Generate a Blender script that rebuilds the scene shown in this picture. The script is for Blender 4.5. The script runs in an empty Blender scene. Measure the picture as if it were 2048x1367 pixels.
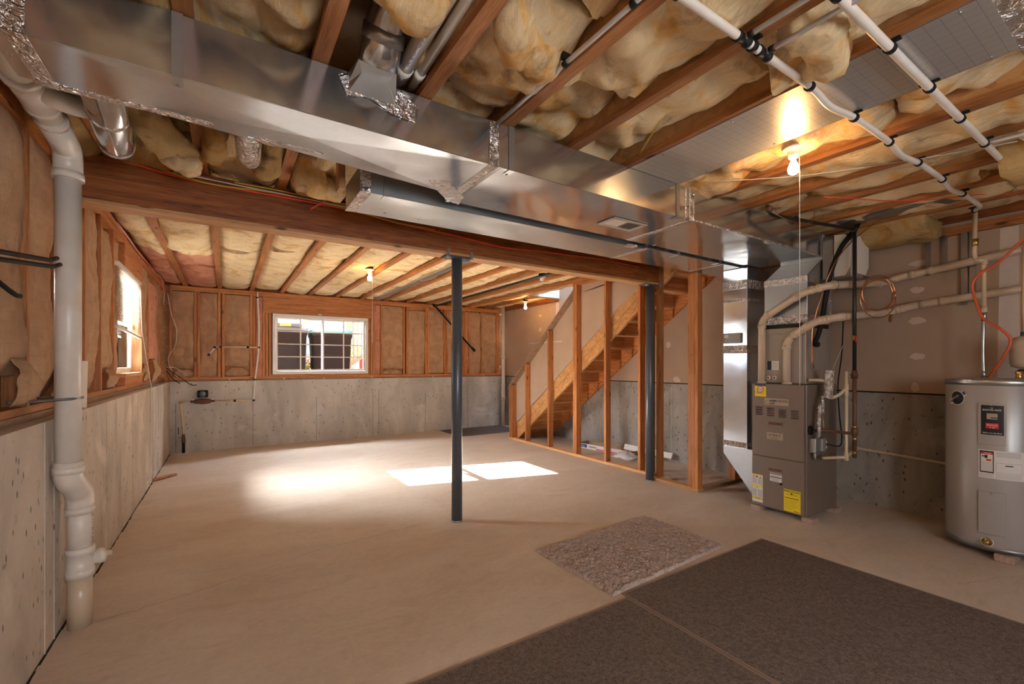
import bpy, bmesh, math, random
from mathutils import Vector, Matrix, noise
R = random.Random(7)
SC = bpy.context.scene
COL = SC.collection
PI = math.pi

# ---------------------------------------------------------------- camera
TH = math.atan(572/890)
cd = bpy.data.cameras.new('camera'); cam = bpy.data.objects.new('camera', cd); COL.objects.link(cam)
cd.sensor_width = 36; cd.lens = 890/2048*36; cd.shift_y = 44/2048; cd.clip_start = .02
cam.location = (0, 0, 1.5); cam.rotation_euler = (PI/2, 0, -TH)
SC.camera = cam
# ---------------------------------------------------------------- exposure, world, sun, large lights
SC.view_settings.view_transform = 'Standard'; SC.view_settings.look = 'None'
SC.view_settings.gamma = 1; SC.view_settings.use_curve_mapping = False
SC.view_settings.exposure = 0.93
SC.cycles.use_denoising = True
SC.cycles.max_bounces = 10; SC.cycles.diffuse_bounces = 6; SC.cycles.glossy_bounces = 5
SC.cycles.caustics_reflective = False; SC.cycles.caustics_refractive = False
SC.cycles.sample_clamp_indirect = 6
W = bpy.data.worlds.new('sky'); SC.world = W; W.use_nodes = True
bg = W.node_tree.nodes['Background']; bg.inputs[0].default_value = (.80, .90, 1, 1); bg.inputs[1].default_value = 3.2

def light(kind, name, loc, energy, color, **k):
    d = bpy.data.lights.new(name, kind); d.energy = energy; d.color = color
    o = bpy.data.objects.new(name, d); o.location = loc; COL.objects.link(o)
    for a, b in k.items():
        if a == 'dir': o.rotation_euler = Vector(b).to_track_quat('-Z', 'Y').to_euler()
        else: setattr(d, a, b)
    return o
light('SUN', 'sun', (-8, 8, 6), 120, (1, .95, .88), dir=(1.97, -.51, -1), angle=.009)
# added fill at an unseen opening behind the camera, and daylight from the floor above through the stair well
light('AREA', 'rear_fill_light', (.7, -2.5, 1.75), 38, (1, .95, .89), dir=(-.30, 1, -.22), shape='RECTANGLE', size=1.4, size_y=1.2)
light('AREA', 'sky_over_back_window', (1.6, 9.86, 2.86), 120, (.93, .97, 1), dir=(0, -1, -.85), shape='RECTANGLE', size=1.7, size_y=.5)
light('AREA', 'sky_over_left_window', (-2.9, 6.9, 3.3), 950, (.95, .98, 1), dir=(1, -.1, -.62), shape='RECTANGLE', size=1.6, size_y=1.2)
light('AREA', 'daylight_stair_well', (5.36, 5.0, 5.1), 60, (.80, .90, 1), dir=(0, .1, -1), shape='RECTANGLE', size=.7, size_y=2.0)
BULB = 95

# ---------------------------------------------------------------- materials
class N:
    def __init__(s, name):
        s.m = bpy.data.materials.new(name); s.m.use_nodes = True; s.t = s.m.node_tree; s.n = s.t.nodes
        s.b = s.n['Principled BSDF']; s.tc = s.n.new('ShaderNodeTexCoord'); s.rnd = None
    def link(s, a, b): s.t.links.new(a, b)
    def coord(s, scale=(1, 1, 1), rand=False, rot=(0, 0, 0)):
        mp = s.n.new('ShaderNodeMapping'); mp.inputs['Scale'].default_value = scale; mp.inputs['Rotation'].default_value = rot
        src = s.tc.outputs['Object']
        if rand:
            oi = s.n.new('ShaderNodeObjectInfo'); mu = s.n.new('ShaderNodeVectorMath'); mu.operation = 'SCALE'
            co = s.n.new('ShaderNodeCombineXYZ'); s.link(oi.outputs['Random'], co.inputs[0]); s.link(oi.outputs['Random'], co.inputs[1]); s.link(oi.outputs['Random'], co.inputs[2])
            s.link(co.outputs[0], mu.inputs[0]); mu.inputs['Scale'].default_value = 17
            ad = s.n.new('ShaderNodeVectorMath'); s.link(src, ad.inputs[0]); s.link(mu.outputs[0], ad.inputs[1]); src = ad.outputs[0]
            s.rnd = oi.outputs['Random']
        s.link(src, mp.inputs['Vector']); return mp.outputs[0]
    def noise(s, v, scale=5, detail=5, rough=.55, dist=0):
        t = s.n.new('ShaderNodeTexNoise'); s.link(v, t.inputs['Vector']); t.inputs['Scale'].default_value = scale
        t.inputs['Detail'].default_value = detail; t.inputs['Roughness'].default_value = rough; t.inputs['Distortion'].default_value = dist
        return t.outputs['Fac']
    def voro(s, v, scale=5, feature='F1', out='Distance'):
        t = s.n.new('ShaderNodeTexVoronoi'); t.feature = feature; s.link(v, t.inputs['Vector']); t.inputs['Scale'].default_value = scale
        return t.outputs[out]
    def wave(s, v, scale=5, dist=0, direction='X', detail=2, dscale=1):
        t = s.n.new('ShaderNodeTexWave'); t.bands_direction = direction; s.link(v, t.inputs['Vector']); t.inputs['Scale'].default_value = scale
        t.inputs['Distortion'].default_value = dist; t.inputs['Detail'].default_value = detail; t.inputs['Detail Scale'].default_value = dscale
        return t.outputs['Fac']
    def ramp(s, f, stops):
        r = s.n.new('ShaderNodeValToRGB'); s.link(f, r.inputs[0]); e = r.color_ramp.elements
        for i, (p, c) in enumerate(stops):
            if i > 1: e.new(p)
        for i, (p, c) in enumerate(stops):
            e[i].position = p; c = (c, c, c) if isinstance(c, (int, float)) else c; e[i].color = (*c, 1)
        return r.outputs[0]
    def mix(s, f, a, b, mode='MIX'):
        m = s.n.new('ShaderNodeMix'); m.data_type = 'RGBA'; m.blend_type = mode
        for x, k in ((f, 0), (a, 6), (b, 7)):
            if isinstance(x, (int, float)): m.inputs[k].default_value = x if k == 0 else (x, x, x, 1)
            elif isinstance(x, tuple): m.inputs[k].default_value = (*x, 1)
            else: s.link(x, m.inputs[k])
        return m.outputs[2]
    def bump(s, h, strength=.3, dist=.01):
        b = s.n.new('ShaderNodeBump'); b.inputs['Strength'].default_value = strength; b.inputs['Distance'].default_value = dist
        s.link(h, b.inputs['Height']); s.link(b.outputs[0], s.b.inputs['Normal'])
    def set(s, col=None, rough=.5, metal=0, **k):
        for v, nm in ((col, 'Base Color'), (rough, 'Roughness'), (metal, 'Metallic')):
            if v is None: continue
            i = s.b.inputs[nm]
            if hasattr(v, 'is_linked'): s.link(v, i)
            else: i.default_value = (*v, 1) if isinstance(v, tuple) else v
        for a, b in k.items():
            i = s.b.inputs[a.replace('_', ' ')]
            i.default_value = (*b, 1) if isinstance(b, tuple) and len(b) == 3 else b
        return s.m

def plain(name, col, rough=.5, metal=0, var=.12, sc=18, **k):
    n = N(name); v = n.coord(rand=True); f = n.noise(v, sc, 4)
    c = n.mix(f, tuple(x*(1-var) for x in col), tuple(min(1, x*(1+var)) for x in col))
    return n.set(c, rough, metal, **k)
def wood(name, axis, dark, mid, light_, rough=.55, knots=True, hue=None):
    n = N(name); s = [9, 9, 9]; s[axis] = .55; v = n.coord(tuple(s), True)
    f = n.noise(v, 3.2, 6, .6, .4); g = n.noise(n.coord(tuple(x*4 for x in s), True), 2.2, 4, .6, 1.5)
    c = n.ramp(n.mix(.5, f, g), [(.34, dark), (.48, mid), (.62, light_)])
    s2 = [18, 18, 18]; s2[axis] = 5.5; k = n.voro(n.coord(tuple(s2), True), .42)
    if knots: c = n.mix(n.ramp(k, [(.05, 1.), (.13, 0.)]), c, tuple(x*.28 for x in dark))
    tint = n.ramp(n.rnd, [(0., .78), (1., 1.12)]); c = n.mix(1., c, tint, 'MULTIPLY')
    n.bump(f, .12, .002); return n.set(c, rough)
WD, WM, WL = (.25, .080, .018), (.47, .175, .050), (.62, .27, .095)
STUD = [wood('stud_wood_%d' % a, a, WD, WM, WL) for a in range(3)]
PALE = [wood('pale_wood_%d' % a, a, (.38, .17, .06), (.60, .31, .13), (.72, .42, .20)) for a in range(3)]
BEAMW = [wood('beam_wood_%d' % a, a, (.085, .018, .003), (.24, .062, .008), (.37, .12, .018), .6) for a in range(3)]
JST = [wood('joist_wood_%d' % a, a, (.19, .062, .014), (.35, .135, .038), (.47, .205, .07), .65) for a in range(3)]
OLD = [wood('grey_wood_%d' % a, a, (.14, .08, .045), (.27, .16, .09), (.38, .25, .16)) for a in range(3)]
def osb(name, a, b, sc=30):
    n = N(name); v = n.coord((1, 1, 1), True); k = n.voro(v, sc, out='Color'); f = n.noise(v, 6, 3)
    c = n.mix(n.mix(.5, k, f), a, b); n.bump(k, .4, .002); return n.set(c, .6)
OSB = osb('osb', (.34, .14, .04), (.74, .42, .17)); SUB = osb('subfloor_osb', (.20, .10, .04), (.42, .25, .12), 12)

def concrete_floor():
    n = N('concrete_floor'); v = n.coord(); vs = n.coord((1, 1.9, 1), rot=(0, 0, .5))
    a = n.noise(vs, .8, 6, .6, .6); b = n.noise(vs, 3.2, 8, .65, 1.5); d = n.noise(v, 40, 3)
    c = n.ramp(a, [(.32, (.50, .40, .315)), (.52, (.58, .485, .40)), (.70, (.66, .58, .50))])
    c = n.mix(n.ramp(b, [(.40, 0.), (.52, .18), (.60, 0.), (.70, .14)]), c, (.78, .70, .62))
    c = n.mix(n.ramp(n.noise(vs, 1.7, 6, .6, 2.5), [(.55, 0.), (.72, .35)]), c, (.42, .30, .21))
    c = n.mix(.10, c, d); n.bump(n.mix(.3, b, d), .10, .004)
    r = n.ramp(a, [(.3, .42), (.7, .62)]); return n.set(c, r, 0, Specular_IOR_Level=.42)
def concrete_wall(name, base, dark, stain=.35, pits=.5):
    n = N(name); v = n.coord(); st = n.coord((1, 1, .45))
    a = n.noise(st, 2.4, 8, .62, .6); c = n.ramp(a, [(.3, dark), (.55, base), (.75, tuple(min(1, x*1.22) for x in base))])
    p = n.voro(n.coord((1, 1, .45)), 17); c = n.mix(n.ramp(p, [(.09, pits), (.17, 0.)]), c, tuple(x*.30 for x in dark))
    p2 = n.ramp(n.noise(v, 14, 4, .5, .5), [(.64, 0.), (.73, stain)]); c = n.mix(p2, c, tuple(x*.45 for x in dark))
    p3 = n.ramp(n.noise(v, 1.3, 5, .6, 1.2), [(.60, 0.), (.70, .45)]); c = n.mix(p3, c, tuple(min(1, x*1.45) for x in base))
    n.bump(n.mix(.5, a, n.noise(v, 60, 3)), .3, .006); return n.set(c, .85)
FLOOR = concrete_floor()
CW_B = concrete_wall('concrete_back', (.54, .53, .51), (.38, .37, .355), .3, .8)
CW_L = concrete_wall('concrete_left', (.58, .52, .46), (.40, .35, .30), .6, .9)
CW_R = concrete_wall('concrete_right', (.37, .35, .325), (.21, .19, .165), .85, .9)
def kraft():
    n = N('kraft_paper'); v = n.coord(rand=True); f = n.noise(v, 5, 5, .6, 1.2); w = n.noise(n.coord((9, 9, 2.2), True), 2.2, 5, .65, 1.6)
    c = n.ramp(f, [(.3, (.34, .195, .105)), (.6, (.47, .29, .165)), (.8, (.56, .36, .22))])
    z = n.wave(n.coord((1, 1, 1)), 6.2, .35, 'Z', 1, .6); ln = n.ramp(z, [(.94, 0.), (.985, .34)])
    br = n.ramp(n.noise(n.coord((60, 60, 9), True), 1.6, 2), [(.46, 0.), (.52, 1.)]); c = n.mix(n.mix(1., ln, br, 'MULTIPLY'), c, (.42, .12, .07))
    n.bump(n.mix(.35, w, f), .55, .02); return n.set(c, .72)
KRAFT = kraft()
def fiber(name, cream, amber, dirt_shade, amb=.5):
    n = N(name); v = n.coord(rand=True); a = n.noise(v, 3.1, 5, .6, 1.4); b = n.noise(n.coord((3, 1, 1.6), True), 16, 8, .72, 1.0); d = n.noise(v, 6, 6, .6, .4)
    c = n.ramp(a, [(.34, cream), (.52, tuple(x*.9 for x in cream)), (.62, amber), (.78, tuple(x*.7 for x in amber))])
    c = n.mix(n.ramp(b, [(.35, 0.), (.7, .45)]), c, tuple(min(1, x*1.18) for x in cream))
    c = n.mix(n.ramp(d, [(.56, 0.), (.72, min(1, amb+.25))]), c, dirt_shade)  # brown dirt, also painting dark shaded creases into the fiber colour
    n.bump(n.mix(.5, b, a), .9, .03); return n.set(c, .95, 0, Specular_IOR_Level=.1, Subsurface_Weight=0.)
YEL = fiber('fiberglass_yellow', (.88, .67, .40), (.82, .43, .11), (.24, .12, .05))
YFAR = fiber('fiberglass_pale', (.88, .72, .46), (.70, .44, .16), (.36, .22, .11), .4)
YOLD = fiber('fiberglass_olive', (.58, .41, .19), (.50, .27, .07), (.12, .065, .025))
PINK = fiber('fiberglass_pink', (.62, .30, .20), (.52, .22, .13), (.30, .13, .08))
def galv(name, col=(.70, .76, .82), rough=.15, warp=.35, streak=.12):
    n = N(name); v = n.coord(rand=True); s = n.voro(v, 46, out='Color'); st = n.noise(n.coord((1.2, 18, 18)), 2, 4)
    f = n.noise(v, 1.6, 1, .4); r = n.ramp(n.noise(v, 3.5, 3), [(.3, rough-.04), (.7, rough+streak*.5)])
    c = n.mix(n.mix(.3, n.noise(v, 30, 4, .7), st), tuple(x*.86 for x in col), tuple(min(1, x*1.12) for x in col))
    n.bump(f, warp, .05); return n.set(c, r, .94)
GALV = galv('galvanized'); GALV2 = galv('galvanized_dull', (.50, .53, .55), .32, .5); GDARK = galv('galvanized_dark', (.30, .32, .33), .38, .3)
def foil():
    n = N('foil_tape'); v = n.coord(rand=True); f = n.noise(v, 17, 3, .6, 2.5); n.bump(f, 1., .03)
    return n.set(n.mix(f, (.66, .63, .62), (.95, .93, .92)), .14, .95)
FOIL = foil()
def pvcm(name, col, tint):
    n = N(name); f = n.noise(n.coord(), 7, 5, .6, .5); return n.set(n.mix(n.ramp(f, [(.4, 0.), (.8, .6)]), col, tint), .32)
PVC = pvcm('pvc_white', (.76, .72, .67), (.62, .52, .42)); PVC2 = pvcm('pvc_cream', (.62, .50, .38), (.50, .36, .25))
CPVC = plain('cpvc_cream', (.66, .54, .37), .38); PEX = plain('pex_pale', (.60, .62, .66), .34)
VINYL = plain('white_vinyl', (.80, .78, .76), .35, var=.03); WHITEP = plain('white_plastic', (.78, .76, .72), .4, var=.04)
BLACK = plain('black_plastic', (.012, .012, .013), .6, Specular_IOR_Level=.2); BLKPIPE = plain('black_iron', (.03, .028, .028), .38, .4)
RUST = plain('rusty_iron', (.16, .075, .045), .6, .3, .4); BRASS = plain('brass', (.62, .42, .16), .3, 1.); COPPER = plain('copper', (.80, .36, .18), .25, 1.)
STEELP = plain('blue_grey_painted_steel', (.105, .125, .155), .32, .25, .08); ORANGE = plain('orange_pex', (.72, .12, .035), .38)
REDW = plain('red_jacket', (.80, .085, .035), .4); YELW = plain('yellow_jacket', (.62, .45, .04), .4); WHTW = plain('white_jacket', (.66, .62, .58), .4)
BRASSV = plain('valve_red', (.5, .02, .02), .4); TAPEG = plain('grey_strap', (.22, .22, .24), .35, .7)
def drywall():
    n = N('drywall_paper'); f = n.noise(n.coord(), 1.4, 4, .55); return n.set(n.ramp(f, [(.3, (.42, .305, .225)), (.7, (.50, .375, .285))]), .82)
DRY = drywall(); SPACK = plain('joint_compound', (.66, .56, .50), .8, var=.05); SHAFT = plain('painted_white_wall', (.74, .78, .84), .7, var=.02)
CABM = plain('furnace_taupe', (.215, .168, .138), .36, .15, .05); CABL = plain('coil_cabinet_taupe', (.34, .29, .25), .4, .15, .06)
HEATM = plain('heater_grey', (.40, .38, .37), .27, .1, .03); DARK = plain('dark_gap', (.012, .010, .009), .8)
LBLY = plain('label_yellow', (.85, .66, .02), .45, var=.02); LBLW = plain('label_white', (.74, .72, .70), .5, var=.03); LBLK = plain('label_black', (.015, .015, .018), .35)
LBLT = plain('label_taupe', (.42, .33, .25), .45, var=.03); LBLR = plain('label_red', (.62, .03, .03), .4); LBLB = plain('label_blue', (.03, .05, .20), .4); LBLG = plain('label_grey_print', (.30, .28, .29), .6)
MATP = plain('brick_pad', (.42, .30, .24), .8, var=.45, sc=60); TAN = plain('tan_plastic', (.50, .42, .34), .5)
GLASSB = plain('grey_panel', (.30, .29, .29), .4, .3); CARD = plain('cardboard', (.40, .27, .17), .8)
def emit(name, col, st):
    n = N(name); return n.set(col, .4, 0, Emission_Color=col, Emission_Strength=st)
GLOW = emit('lit_bulb_glass', (1, .56, .22), BULB); BULBOFF = plain('unlit_bulb_glass', (.7, .7, .68), .1)
def glass():
    n = N('window_glass'); m = n.m; tr = n.n.new('ShaderNodeBsdfTransparent'); gl = n.n.new('ShaderNodeBsdfGlossy'); gl.inputs['Roughness'].default_value = .02
    fr = n.n.new('ShaderNodeFresnel'); fr.inputs[0].default_value = 1.08; mx = n.n.new('ShaderNodeMixShader')
    n.link(fr.outputs[0], mx.inputs[0]); n.link(tr.outputs[0], mx.inputs[1]); n.link(gl.outputs[0], mx.inputs[2])
    n.link(mx.outputs[0], n.n['Material Output'].inputs[0]); return m
GLASS = glass()
def slatm():
    n = N('blind_slat'); m = n.m; tl = n.n.new('ShaderNodeBsdfTranslucent'); tl.inputs[0].default_value = (.85, .82, .76, 1); n.set((.80, .78, .74), .5)
    mx = n.n.new('ShaderNodeMixShader'); mx.inputs[0].default_value = .45
    n.link(n.b.outputs[0], mx.inputs[1]); n.link(tl.outputs[0], mx.inputs[2]); n.link(mx.outputs[0], n.n['Material Output'].inputs[0]); return m
SLAT = slatm()
def carpet(name, a, b, sc):
    n = N(name); v = n.coord((1, 1, 1)); f = n.noise(v, sc, 3, .8); g = n.noise(v, sc*.33, 4, .8)
    c = n.mix(n.ramp(n.mix(.5, f, g), [(.36, 0.), (.64, 1.)]), a, b); n.bump(f, .8, .006); return n.set(c, .97, 0, Specular_IOR_Level=.08)
CARPET = carpet('loop_carpet', (.07, .055, .049), (.27, .22, .195), 150); EDGE = plain('carpet_binding', (.27, .20, .165), .9)
SHAG = carpet('shag_pile', (.34, .275, .25), (.66, .56, .52), 60); DMAT = carpet('door_mat_pile', (.10, .098, .105), (.19, .185, .195), 120)
GRASS = plain('lawn', (.22, .30, .10), .9, var=.5, sc=30); GRAV = plain('gravel', (.13, .12, .11), .9, var=.3, sc=40)
FNC = plain('white_painted_rail', (.17, .17, .165), .5, var=.02); BIN = plain('dark_bin_plastic', (.009, .006, .006), .8, var=.3, Specular_IOR_Level=.05); BINLID = plain('navy_bin_lid', (.012, .016, .026), .7); TEAL = plain('teal_lid', (.01, .06, .07), .7); OCHRE = plain('ochre_strip', (.35, .14, .01), .5); MAROON = plain('maroon_siding', (.17, .02, .035), .5); PINKS = plain('salmon_wall', (.40, .18, .16), .7); LEAF = plain('yellow_green_leaves', (.22, .25, .01), .7, var=.5, sc=50)
PRINT = plain('black_ink', (.012, .012, .016), .6)
def panelfoil():
    n = N('radiant_foil_panel'); v = n.coord(); br = n.n.new('ShaderNodeTexBrick'); n.link(v, br.inputs['Vector'])
    br.offset = 0; br.inputs['Scale'].default_value = 1; br.inputs['Brick Width'].default_value = .05; br.inputs['Row Height'].default_value = .05; br.inputs['Mortar Size'].default_value = .0008
    br.inputs['Color1'].default_value = (.64, .62, .60, 1); br.inputs['Color2'].default_value = (.64, .62, .60, 1); br.inputs['Mortar'].default_value = (.30, .33, .42, 1)
    n.bump(n.noise(v, 3, 3), .25, .03); return n.set(br.outputs['Color'], .36, .70)
FPAN = panelfoil()

# ---------------------------------------------------------------- mesh building
class MB:
    def __init__(s): s.v = []; s.f = []; s.sm = []; s.mi = []
    def add(s, vs, fs, smooth=False, mi=0):
        b = len(s.v); s.v += [Vector(p) for p in vs]
        for f in fs: s.f.append([b+i for i in f]); s.sm.append(smooth); s.mi.append(mi)
        return s
    def box(s, x0, y0, z0, x1, y1, z1, mi=0):
        vs = [(x0, y0, z0), (x1, y0, z0), (x1, y1, z0), (x0, y1, z0), (x0, y0, z1), (x1, y0, z1), (x1, y1, z1), (x0, y1, z1)]
        return s.add(vs, [(0, 3, 2, 1), (4, 5, 6, 7), (0, 1, 5, 4), (1, 2, 6, 5), (2, 3, 7, 6), (3, 0, 4, 7)], False, mi)
    def obox(s, c, size, M, mi=0):
        a, b, d = [x/2 for x in size]; M = M.to_3x3(); c = Vector(c)
        vs = [c+M @ Vector(p) for p in [(-a, -b, -d), (a, -b, -d), (a, b, -d), (-a, b, -d), (-a, -b, d), (a, -b, d), (a, b, d), (-a, b, d)]]
        return s.add(vs, [(0, 3, 2, 1), (4, 5, 6, 7), (0, 1, 5, 4), (1, 2, 6, 5), (2, 3, 7, 6), (3, 0, 4, 7)], False, mi)
    def prism(s, poly, ax, a, b, mi=0):
        # poly in the two other axes (in order), extruded along axis ax from a to b
        def P(p, t):
            q = list(p); q.insert(ax, t); return q
        n = len(poly); vs = [P(p, a) for p in poly]+[P(p, b) for p in poly]
        return s.add(vs, [tuple(range(n))[::-1], tuple(range(n, 2*n))]+[(i, (i+1) % n, n+(i+1) % n, n+i) for i in range(n)], False, mi)
    def tube(s, pts, r, seg=10, mi=0, cap=True, smooth=True):
        pts = [Vector(p) for p in pts]; n = len(pts); rs = r if isinstance(r, (list, tuple)) else [r]*n
        T = []
        for i in range(n):
            d = (pts[min(i+1, n-1)]-pts[max(i-1, 0)])
            if 0 < i < n-1: d = (pts[i]-pts[i-1]).normalized()+(pts[i+1]-pts[i]).normalized()
            T.append(d.normalized() if d.length > 1e-9 else Vector((0, 0, 1)))
        u = T[0].orthogonal().normalized(); vs = []
        for i in range(n):
            u = (u-T[i]*u.dot(T[i])).normalized(); w = T[i].cross(u)
            for k in range(seg):
                a = 2*PI*k/seg; vs.append(pts[i]+(u*math.cos(a)+w*math.sin(a))*rs[i])
        fs = [(i*seg+k, i*seg+(k+1) % seg, (i+1)*seg+(k+1) % seg, (i+1)*seg+k) for i in range(n-1) for k in range(seg)]
        s.add(vs, fs, smooth, mi)
        if cap:
            b = len(s.v)-len(vs)
            for f in (tuple(range(seg))[::-1], tuple((n-1)*seg+k for k in range(seg))):
                s.f.append([b+i for i in f]); s.sm.append(False); s.mi.append(mi)
        return s
    def lathe(s, prof, c, axis=(0, 0, 1), seg=24, mi=0):
        A = Vector(axis).normalized(); c = Vector(c)
        return s.tube2([(c+A*h, r) for r, h in prof], A, seg, mi)
    def tube2(s, pr, A, seg, mi):
        u = A.orthogonal().normalized(); w = A.cross(u); vs = []
        for p, r in pr:
            for k in range(seg):
                a = 2*PI*k/seg; vs.append(p+(u*math.cos(a)+w*math.sin(a))*max(r, 1e-4))
        n = len(pr); fs = [(i*seg+k, i*seg+(k+1) % seg, (i+1)*seg+(k+1) % seg, (i+1)*seg+k) for i in range(n-1) for k in range(seg)]
        fs += [tuple(range(seg))[::-1], tuple((n-1)*seg+k for k in range(seg))]
        s.add(vs, fs, True, mi)
        for i in (-1, -2): s.sm[i] = False
        return s
    def build(s, name, mats, parent=None, bevel=0, seg=1, origin=None):
        me = bpy.data.meshes.new(name); o = bpy.data.objects.new(name, me); COL.objects.link(o)
        if parent is not None:
            wp = Vector((0, 0, 0)); p = parent
            while p is not None: wp += p.location; p = p.parent
            off = wp; o.parent = parent
        else:
            if origin is None:
                xs = [v.x for v in s.v]; ys = [v.y for v in s.v]; zs = [v.z for v in s.v]
                origin = ((min(xs)+max(xs))/2, (min(ys)+max(ys))/2, min(zs))
            off = Vector(origin); o.location = off
        me.from_pydata([v-off for v in s.v], [], s.f)
        me.polygons.foreach_set('use_smooth', s.sm); me.polygons.foreach_set('material_index', s.mi)
        for m in (mats if isinstance(mats, (list, tuple)) else [mats]): me.materials.append(m)
        bm = bmesh.new(); bm.from_mesh(me); bmesh.ops.recalc_face_normals(bm, faces=bm.faces); bm.to_mesh(me); bm.free()
        me.update()
        if bevel:
            b = o.modifiers.new('bevel', 'BEVEL'); b.width = bevel; b.segments = seg; b.limit_method = 'ANGLE'; b.angle_limit = .6
        return o
def box(name, mat, parent, x0, y0, z0, x1, y1, z1, bevel=0, **k): return MB().box(x0, y0, z0, x1, y1, z1).build(name, mat, parent, bevel, **k)
def tube(name, mat, parent, pts, r, seg=10): return MB().tube(pts, r, seg).build(name, mat, parent)
def tag(o, label=None, cat=None, group=None, kind=None):
    for k, v in (('label', label), ('category', cat), ('group', group), ('kind', kind)):
        if v: o[k] = v
    return o
def thing(name, loc, label, cat, group=None):
    o = bpy.data.objects.new(name, None); o.location = loc; o.empty_display_size = .1; COL.objects.link(o); return tag(o, label, cat, group)
def struct(o): o['kind'] = 'structure'; return o
def copy(o, loc, parent=None):
    c = o.copy(); COL.objects.link(c); c.location = loc
    if parent is not None: c.parent = parent
    return c
def arc(pts, rad=.05, n=5):
    """round the corners of a polyline"""
    pts = [Vector(p) for p in pts]; out = [pts[0]]
    for i in range(1, len(pts)-1):
        a, b, c = pts[i-1], pts[i], pts[i+1]; r = min(rad, (a-b).length*.49, (c-b).length*.49)
        p, q = b+(a-b).normalized()*r, b+(c-b).normalized()*r
        for k in range(n+1):
            t = k/n; out.append(p*(1-t)**2+b*2*t*(1-t)+q*t*t)
    out.append(pts[-1]); return out
def spline(pts, n=6):
    pts = [Vector(p) for p in pts]; P = [pts[0]*2-pts[1]]+pts+[pts[-1]*2-pts[-2]]; out = []
    for i in range(1, len(P)-2):
        for k in range(n):
            t = k/n; a, b, c, d = P[i-1:i+3]
            out.append(.5*((2*b)+(c-a)*t+(2*a-5*b+4*c-d)*t*t+(3*b-a-3*c+d)*t**3))
    out.append(pts[-1]); return out
def text(s, parent, o, right, up, h, mat, name='lettering', w=None):
    """flat raised letters; o = lower left corner, h = capital height, w = total width"""
    cu = bpy.data.curves.new('t', 'FONT'); cu.body = s; cu.size = 1; cu.resolution_u = 2; cu.offset = .012
    t = bpy.data.objects.new('t', cu); me = bpy.data.meshes.new_from_object(t); bpy.data.objects.remove(t); bpy.data.curves.remove(cu)
    rt, u = Vector(right).normalized(), Vector(up).normalized(); xs = [v.co.x for v in me.vertices]
    k = h/.70; kx = (w/(max(xs)-min(xs))) if w else k; x0 = min(xs)
    mb = MB(); nrm = rt.cross(u)
    mb.add([Vector(o)+rt*((v.co.x-x0)*kx)+u*(v.co.y*k)+nrm*.0012 for v in me.vertices], [tuple(p.vertices) for p in me.polygons])
    bpy.data.meshes.remove(me); return mb.build(name, mat, parent)
def fbm(x, y, z, o=4): return noise.fractal(Vector((x, y, z)), .9, 2.1, o)

XL, XR, YB, YF = -.79, 5.79, 9.35, -2.4      # inner faces of the poured walls
ZC, ZJ, ZD = 1.20, 2.83, 3.13                # top of the poured wall, joist undersides, deck
# ================================================================ SETTING
fl = struct(box('floor', FLOOR, None, XL-.2, YF-.2, -.12, XR+.2, YB+.2, 0))
def crack(pts, w=.003):
    mb = MB(); P = spline(pts, 14)
    P = [p+Vector((R.uniform(-.008, .008), R.uniform(-.008, .008), 0)) for p in P]
    for a, b in zip(P, P[1:]):
        ww = w*R.uniform(.5, 1.2); mb.add([a+Vector((0, -ww/2, 0)), b+Vector((0, -ww/2, 0)), b+Vector((0, ww/2, 0)), a+Vector((0, ww/2, 0))], [(0, 1, 2, 3)])
    return mb.build('crack', CRK, fl)
CRK = plain('dark_brown_line', (.10, .065, .045), .9)  # dark brown tone of the floor cracks and stringer panel lines
crack([(-.636, 3.49, .0008), (-.40, 3.54, .0008), (-.14, 3.60, .0008), (.15, 3.70, .0008), (.34, 3.75, .0008), (.64, 3.87, .0008), (1.13, 3.91, .0008), (1.70, 4.0, .0008)])
crack([(4.2, .9, .0008), (4.5, .8, .0008), (4.7, .72, .0008)], .002)

def wall_base(name, mat, x0, y0, x1, y1, seams, ax):
    w = struct(box(name, mat, None, x0, y0, 0, x1, y1, ZC))
    return w
wl = wall_base('wall_left', CW_L, XL-.22, YF, XL, YB+.22, None, 1)
wb = wall_base('wall_back', CW_B, XL, YB, XR, YB+.22, None, 0)
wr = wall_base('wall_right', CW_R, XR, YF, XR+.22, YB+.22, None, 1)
wf = struct(MB().box(XL-.22, YF-.2, 0, XR+.22, YF, 1.05).box(XL-.22, YF-.2, 1.05, .2, YF, ZD).box(3.0, YF-.2, 1.05, XR+.22, YF, ZD).box(.2, YF-.2, 2.35, 3.0, YF, ZD).build('wall_front', DRY))
for y, w in ((3.25, .010), (3.40, .012), (4.66, .006), (5.02, .004), (5.82, .006), (7.04, .006), (7.8, .006), (1.9, .008)):
    MB().box(XL-.002, y-w, 0, XL+.004, y-w*.1, ZC-.005).box(XL-.002, y, .01, XL+.002, y+w*.5, ZC-.01).build('form_seam', CW_L, wl)
SEAMG = plain('seam_grime', (.15, .125, .10), .9, var=.4)
for y in (4.66, 5.82, 7.04, 7.8): box('form_joint', SEAMG, wl, XL-.001, y-.003, .02, XL+.0012, y+.003, ZC-.01)
for x in (-.72, .405, 1.474, 2.562, 2.686, 3.715, 4.768):
    MB().box(x-.007, YB-.005, 0, x+.004, YB+.002, ZC-.01).build('form_seam', CW_B, wb); box('form_joint', SEAMG, wb, x+.004, YB-.0012, .01, x+.011, YB+.001, ZC-R.uniform(.05, .4))
for y in (5.91, 5.53, 4.49, 4.43, 3.1, 1.6): box('form_seam', CW_R, wr, XR-.005, y-.006, 0, XR+.002, y+.006, ZC-.01)
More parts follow.
